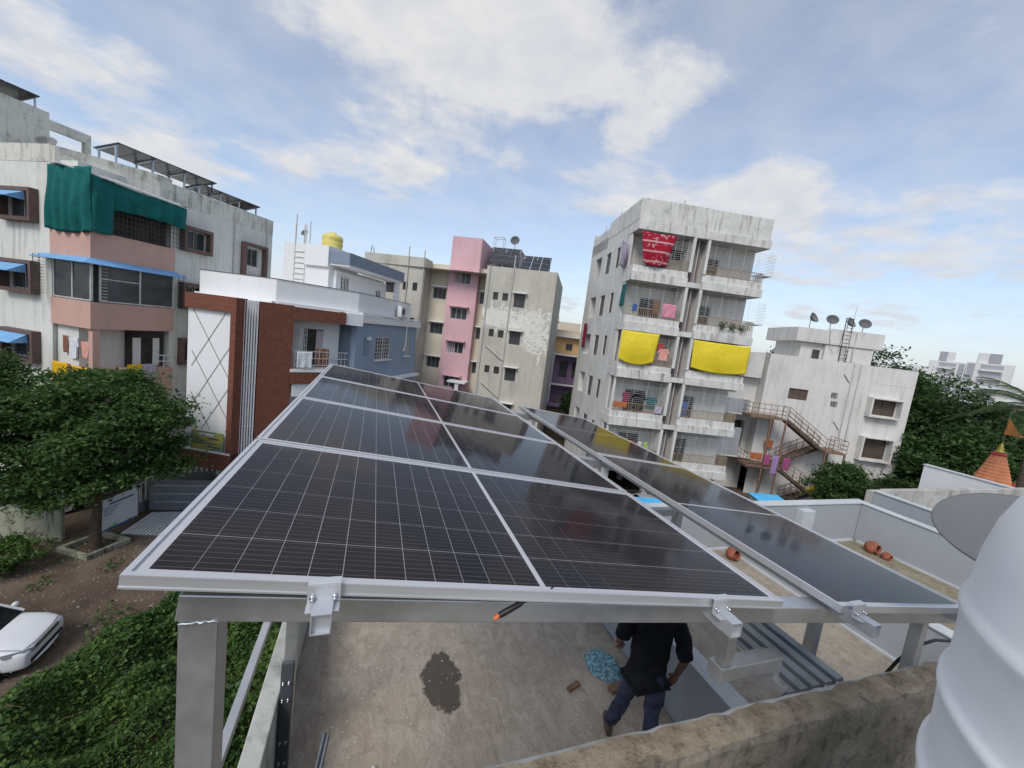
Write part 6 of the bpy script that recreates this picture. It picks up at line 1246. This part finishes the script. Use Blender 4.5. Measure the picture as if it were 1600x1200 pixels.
bt = ((61.6, 56, 3.6, 4.6, 1, 'leaf_dark', 'tallest dark tree behind the stair tower of the white house'), (53.2, 58, 2.9, 2.6, 2, 'leaf_dark', 'dark tree top showing left of the white house stair tower'), (64.6, 52, 1.7, 4.4, 3, 'leaf_mid', 'broad mid green tree right of the white house'), (66.9, 50, .4, 3.6, 4, 'leaf_dark', 'dark tree below the far apartment towers'), (65.2, 45, -3.6, 3.0, 5, 'leaf_mid', 'light green low tree right of the white house corner'), (68.2, 46, -2.6, 3.0, 6, 'leaf_mid', 'green tree left of the temple spire'), (71.6, 52, -2.0, 3.4, 7, 'leaf_dark', 'dark tree behind the temple spire'), (74.0, 50, -1.0, 3.6, 8, 'leaf_mid', 'tree half hidden behind the palm at the right edge'))
for az, d, top, r_, sd, m, l in bt:
    h = top + G; c = h - r_ * .75
    tree('background_tree', l, polar(az, d, -G), max(2, h - r_ * 1.5), [(0, 0, c, r_ * .8, r_ * .8, r_ * .75), (r_ * .5, -.3, c - r_ * .45, r_ * .6, r_ * .7, r_ * .6), (-r_ * .5, .2, c - r_ * .35, r_ * .6, r_ * .7, r_ * .55), (0, -r_ * .3, c - r_ * 1.1, r_ * .75, r_ * .6, r_ * .7), (-.3, -r_ * .2, max(1.2, c - r_ * 1.7), r_ * .7, r_ * .6, r_ * .6)], 150, 95, r_ * .28, .34, m, .22, 20 + sd, .6, group='trees behind the white house')
v, q = leaves(np.concatenate([np.c_[RNG.uniform(24, 60, 26000), RNG.uniform(12, 60, 26000), RNG.normal(-9.4, .5, 26000)]]), .5, .5, .5, 44)
# far green belt: a wood that reads as one mass
pa = RNG.uniform(46, 80, 30000); pd = RNG.uniform(70, 120, 30000); pz = -G + 9.6 * RNG.uniform(0, 1, 30000) ** .7 * (0.82 + .18 * np.sin(pa * 2.1) * np.cos(pa * .9 + 1))
v, q = leaves(np.c_[pd * np.sin(np.radians(pa)), pd * np.cos(np.radians(pa)), pz], 1.1, .4, .6, 45); o = link('far_wood', fast_mesh('far_wood', v, q, ['leaf_dark'])); o['label'] = 'distant green belt of trees on the right'; o['category'] = 'trees'; o['kind'] = 'stuff'
# palm at the right edge
t = thing('palm_tree', 'coconut palm with drooping fronds at the right edge', 'palm tree', polar(71.6, 34, -G)); b = MB(); b.tube([(0, 0, 0), (.2, 0, 5), (.1, 0, 9.9)], [.22, .16, .13], 'trunk', 10); b.build('trunk', t)
rr = np.random.default_rng(9)
for i in range(15):
    a = i * 2.4; el = rr.uniform(.1, .95); L_ = rr.uniform(2.8, 3.8); b = MB(); pts = []
    for s in range(9):
        u = s / 8; r_ = L_ * u; pts.append(Vector((r_ * math.cos(a) * math.cos(el * .6), r_ * math.sin(a) * math.cos(el * .6), 9.9 + r_ * math.sin(el) - 1.9 * u * u * (1.2 - .3 * el))))
    b.tube(pts, [.035 * (1 - .8 * s / 8) for s in range(9)], 'leaf_palm', 5)
    for s in range(40):
        u = .08 + .92 * s / 40; x = u * 8; k0 = min(7, int(x)); p0 = pts[k0].lerp(pts[k0 + 1], x - k0); d = (pts[k0 + 1] - pts[k0]).normalized(); sd = d.cross(Vector((0, 0, 1))).normalized()
        for sg in (1, -1):
            ln = .75 * math.sin(math.pi * min(1, u * .8 + .18)); tip = p0 + (sd * sg * .8 + d * .5) * ln + Vector((0, 0, -.4 * ln)); b.add([p0 - d * .02, p0 + d * .035, tip], [(0, 1, 2)], 'leaf_palm')
    b.build('frond', t)
for i, (x, y) in enumerate(((27.0, 18.6), (25.8, 18.2))):
    t = thing('young_palm', ('right', 'left')[i] + ' young palm shrub at the foot of the steel stair', 'palm', (x, y, -G), 0, 'young palms by the stair')
    for j in range(12):
        a = j * 2.4 + i; b = MB(); pts = [Vector((1.5 * u * math.cos(a), 1.5 * u * math.sin(a), .4 + 2.2 * u * (1.2 - .75 * u))) for u in np.linspace(0, 1, 7)]; b.tube(pts, .02, 'leaf_palm', 4)
        for s in range(16):
            x_ = s / 16 * 6; k0 = min(5, int(x_)); p0 = pts[k0].lerp(pts[k0 + 1], x_ - k0); d = (pts[k0 + 1] - pts[k0]).normalized(); sd = d.cross(Vector((0, 0, 1))).normalized()
            for sg in (1, -1): b.add([p0, p0 + d * .05, p0 + (sd * sg * .8 + d * .4) * .5 + Vector((0, 0, -.12))], [(0, 1, 2)], 'leaf_palm')
        b.build('frond', t)
# creepers between the yard and the terrace building: a mound and its leaves
def hmound(x, y): return .55 + .45 * np.sin(x * 1.1 + .6) * np.cos(y * .8) + .3 * np.sin(x * 2.3 + y * 1.7) + .16 * np.sin(3.9 * x - 2.7 * y)
def inside(x, y): 
    edge = np.where(y > 11.75, -7.75 + (y - 11.75) * .56, -7.75 + .0 * y) + .35 * np.sin(y * 1.7) + .18 * np.sin(y * 4.3)
    return (x > edge) & (x < -.75) & (y < 15.4 + .3 * np.sin(x * 2)) & (y > 1.0)
N = 170000; x = RNG.uniform(-8.4, -.7, N); y = RNG.uniform(1.0, 16, N); ok = inside(x, y); x = x[ok]; y = y[ok]
edge_d = np.clip(np.minimum(x - (np.where(y > 11.75, -7.75 + (y - 11.75) * .56, -7.75)), 15.4 - y) / 1.1, .12, 1)
z = -G + np.maximum(.05, hmound(x, y) * edge_d + .25 * edge_d) + RNG.normal(0, .07, len(x))
n2 = np.sin(x * .9 + 2) * np.cos(y * .7) + .5 * np.sin(x * 2.1 - y * 1.3); z = z + .12 * n2 * edge_d
half = RNG.uniform(0, 1, len(x)) < .5 + .35 * n2
v1, q1 = leaves(np.c_[x, y, z][half], .12, .5, .75, 46); v2, q2 = leaves(np.c_[x, y, z + .02][~half], .075, .45, .5, 49)
v = np.concatenate([v1, v2]); q = np.concatenate([q1, q2 + len(v1)])
o = link('creeper_leaves', fast_mesh('creeper_leaves', v, q, ['leaf_creeper'])); o['label'] = 'dense green creepers covering the ground at the lower left'; o['category'] = 'creepers'; o['kind'] = 'stuff'
b = MB()
for i in range(36):
    tx, ty = RNG.uniform(-7.2, -1), RNG.uniform(2, 15)
    if not inside(np.array([tx]), np.array([ty]))[0]: continue
    a_ = RNG.uniform(0, 6.28); L_ = RNG.uniform(.3, .9); tz = -G + float(hmound(tx, ty)) + .3
    b.tube([(tx, ty, tz - .25), (tx + L_ * .5 * math.cos(a_), ty + L_ * .5 * math.sin(a_), tz + .05), (tx + L_ * math.cos(a_), ty + L_ * math.sin(a_), tz + .02)], [.012, .009, .004], 'dry_twig', 4)
o = b.build('dry_twigs', None, kind='stuff'); o['label'] = 'dry brown twigs poking out of the creepers'; o['category'] = 'twigs'
def stones(name, label, n, area, z, smin, smax, mat, seed):
    rg = np.random.default_rng(seed); x = rg.uniform(area[0], area[1], n); y = rg.uniform(area[2], area[3], n); s_ = smin + (smax - smin) * rg.beta(1, 4, n)
    base = np.array([(1, 0, 0), (0, 1, 0), (-1, 0, 0), (0, -1, 0), (.55, .1, .8), (.1, .55, .8), (-.5, -.1, .8), (-.1, -.5, .8)]) ; qd = np.array([(0, 1, 5, 4), (1, 2, 6, 5), (2, 3, 7, 6), (3, 0, 4, 7), (4, 5, 6, 7)])
    a = rg.uniform(0, 6.28, n); vv = np.empty((n, 8, 3)); jt = rg.uniform(.7, 1.3, (n, 8, 1)); bs = base[None] * jt
    vv[:, :, 0] = (bs[:, :, 0] * np.cos(a)[:, None] - bs[:, :, 1] * np.sin(a)[:, None]) * s_[:, None] + x[:, None]; vv[:, :, 1] = (bs[:, :, 0] * np.sin(a)[:, None] + bs[:, :, 1] * np.cos(a)[:, None]) * s_[:, None] * .8 + y[:, None]; vv[:, :, 2] = z + bs[:, :, 2] * s_[:, None] * .7
    qq = (qd[None] + (np.arange(n) * 8)[:, None, None]).reshape(-1, 4)
    o = link(name, fast_mesh(name, vv.reshape(-1, 3), qq, [mat])); o['label'] = label; o['category'] = 'stones'; o['kind'] = 'stuff'
plain('stone_grey', (0.20, 0.17, 0.14), 0.95, 0, 0.1, 0.4, 3)
stones('gravel', 'loose stones and clods scattered over the dirt yard', 2600, (-14, -4.5, 8.5, 21), -G, .015, .09, 'stone_grey', 71)
stones('terrace_grit', 'bits of mortar and grit lying on the terrace floor', 420, (-.4, 3.3, 2.6, 6.0), PIT + .001, .004, .02, 'pale_patch', 72)
stones('roof_grit', 'grit lying on the right terrace floor', 500, (3.7, 9.2, 1.3, 4.9), TAN + .001, .004, .02, 'stone_grey', 73)
N = 9000; x = RNG.uniform(-13, -3, N); y = RNG.uniform(11, 20, N); ns = np.sin(x * 1.3 + 1) * np.cos(y * 1.1) + .5 * np.sin(2.7 * x + y); ok = (ns > .75) & ~((x < -7.6) & (y < 14.8) & (x > -12.6) & (y > 12)); x = x[ok]; y = y[ok]
v, q = leaves(np.c_[x, y, -G + RNG.uniform(.02, .16, len(x))], .13, .5, .4, 47); o = link('weeds', fast_mesh('weeds', v, q, ['leaf_creeper'])); o['label'] = 'patchy low weeds on the bare dirt yard'; o['category'] = 'weeds'; o['kind'] = 'stuff'
tree('low_bush', 'small round bush at the left edge by the compound wall', (-11.2, 17.5, -G), .5, [(0, 0, .7, .8, .7, .5), (-.8, .2, .6, .7, .7, .5)], 40, 110, .35, .13, 'leaf_creeper', .04, 31, cat='bush')

# ------------------------------------------------------------------ the man on the terrace
PF = Vector((.45, .89, 0)); PR = Vector((.89, -.45, 0)); PB = Vector((2.70, 2.80, PIT)); SC = 1.09
man = thing('person', 'man in black T-shirt and blue jeans standing under the solar panels', 'person', PB)
def J(a, b_, c): return (PR * a + PF * b_) * SC + Vector((0, 0, c * SC))
def skin(name, verts, edges, radii, mat, root=0, lv=2):
    me = bpy.data.meshes.new(name); me.from_pydata([J(*p) for p in verts], edges, []); me.materials.append(MAT[mat])
    o = bpy.data.objects.new(name, me); COL.objects.link(o); o.parent = man
    o.modifiers.new('skin', 'SKIN'); o.modifiers['skin'].use_smooth_shade = True
    sv = me.skin_vertices[0].data
    for i, r_ in enumerate(radii): sv[i].radius = r_ if isinstance(r_, tuple) else (r_, r_); sv[i].use_root = (i == root)
    s = o.modifiers.new('sub', 'SUBSURF'); s.levels = lv; s.render_levels = lv
    if mat in ('shirt_black', 'denim'):
        s.levels = s.render_levels = 4; tx = bpy.data.textures.new('folds', 'CLOUDS'); tx.noise_scale = .11; tx.noise_depth = 2
        dm = o.modifiers.new('folds', 'DISPLACE'); dm.texture = tx; dm.strength = .045; dm.mid_level = .5
    return o
V = [(0, 0, .93), (0, .01, 1.1), (0, .02, 1.28), (0, .02, 1.40), (0, .03, 1.48), (0, .05, 1.56),
     (-.17, .02, 1.395), (-.27, -.02, 1.12), (-.25, .15, .955), (.18, .02, 1.385), (.275, -.06, 1.08), (.255, .03, .845),
     (-.09, 0, .88), (-.115, .10, .5), (-.19, .20, .09), (-.21, .33, .04), (.09, 0, .88), (.10, -.02, .48), (.10, -.12, .09), (.11, .02, .04)]
E_ = [(0, 1), (1, 2), (2, 3), (3, 4), (4, 5), (3, 6), (6, 7), (7, 8), (3, 9), (9, 10), (10, 11), (0, 12), (12, 13), (13, 14), (14, 15), (0, 16), (16, 17), (17, 18), (18, 19)]
RD = [(.13, .10), (.125, .095), (.14, .10), (.09, .085), .055, .06, .055, .042, .027, .055, .042, .028, .085, .055, .036, .03, .085, .055, .036, .03]
skin('body', V, E_, RD, 'skin')
skin('shirt', [(0, 0, .80), (0, .0, .92), (0, .01, 1.1), (0, .02, 1.27), (0, .02, 1.38), (0, .03, 1.44), (-.175, .02, 1.39), (-.235, .0, 1.22), (-.272, -.015, 1.10), (.185, .02, 1.38), (.245, -.03, 1.22), (.278, -.05, 1.06)],
     [(0, 1), (1, 2), (2, 3), (3, 4), (4, 5), (4, 6), (6, 7), (7, 8), (4, 9), (9, 10), (10, 11)], [(.20, .145), (.20, .145), (.19, .14), (.19, .135), (.15, .11), .075, .082, .077, .078, .082, .08, .085], 'shirt_black', 1)
skin('jeans', [(0, 0, .96), (0, 0, .88), (-.095, .0, .82), (-.115, .10, .5), (-.18, .18, .16), (-.19, .20, .09), (.095, 0, .82), (.10, -.02, .48), (.10, -.10, .17), (.10, -.12, .08)],
     [(0, 1), (1, 2), (2, 3), (3, 4), (4, 5), (1, 6), (6, 7), (7, 8), (8, 9)], [(.15, .11), (.15, .12), .105, .078, .066, .068, .105, .078, .066, .068], 'denim', 0)
for s, a, bb in ((-1, -.195, .20), (1, .10, -.12)):
    b = MB(); p0 = J(a, bb - .08, .035); p1 = J(a, bb + .05, .045); p2 = J(a + s * .01, bb + .16, .03); b.tube([p0, p0.lerp(p1, .5), p1, p1.lerp(p2, .6), p2], [.03, .042, .045, .042, .02], 'shoe', 12); b.build('shoe', man)
def hand(wr, d, n_, s):
    """palm with four fingers and a thumb; d along the hand, n_ out of the palm"""
    b = MB(); wr = Vector(wr); d = Vector(d).normalized(); n_ = Vector(n_).normalized(); sd = d.cross(n_).normalized() * s
    b.tube([wr - d * .02, wr + d * .03, wr + d * .085], [.026, .036, .034], 'skin', 10)
    for i, L_ in enumerate((.07, .08, .075, .058)):
        o0 = wr + d * .082 + sd * (.03 - .02 * i); b.tube([o0, o0 + d * L_ * .45 + n_ * .006, o0 + d * L_ * .78 + n_ * .022, o0 + d * L_ * .95 + n_ * .042], [.0095, .009, .0082, .006], 'skin', 8)
    o0 = wr + d * .03 + sd * .028; b.tube([o0, o0 + sd * .022 + d * .028 + n_ * .008, o0 + sd * .026 + d * .06 + n_ * .018], [.012, .0105, .007], 'skin', 8); b.build('hand', man)
hand(J(.255, .03, .845), J(-.05, .06, -.2) , PR * -1, 1); hand(J(-.25, .15, .955), J(.06, .12, -.12), PF * -1 + Vector((0, 0, -.3)), -1)
b = MB(); hc = J(0, .06, 1.63); b.ell(hc, (.075, .09, .115), 'skin', 20, 14); b.tube([hc + PF * .085 + Vector((0, 0, .02)), hc + PF * .112 + Vector((0, 0, -.02)), hc + PF * .09 + Vector((0, 0, -.03))], [.008, .015, .01], 'skin', 8)
for s in (1, -1): b.ell(hc + PR * .078 * s + Vector((0, 0, -.005)), (.012, .02, .032), 'skin', 8, 6); b.ell(hc + PF * .083 + PR * .03 * s + Vector((0, 0, .015)), (.012, .012, .008), 'eye_white', 8, 6)
b.ell(hc + PF * .088 + Vector((0, 0, -.055)), (.022, .012, .008), 'lip', 8, 6); b.build('head', man)
b = MB(); b.ell(hc + Vector((0, 0, .028)) - PF * .012, (.084, .098, .105), 'hair', 20, 12); b.build('hair', man)
b = MB(); b.tube([J(-.252, .14, .965) + Vector((0, 0, .01)), J(-.251, .145, .957)], .032, 'cloth_salmon', 12); b.build('wrist_band', man)
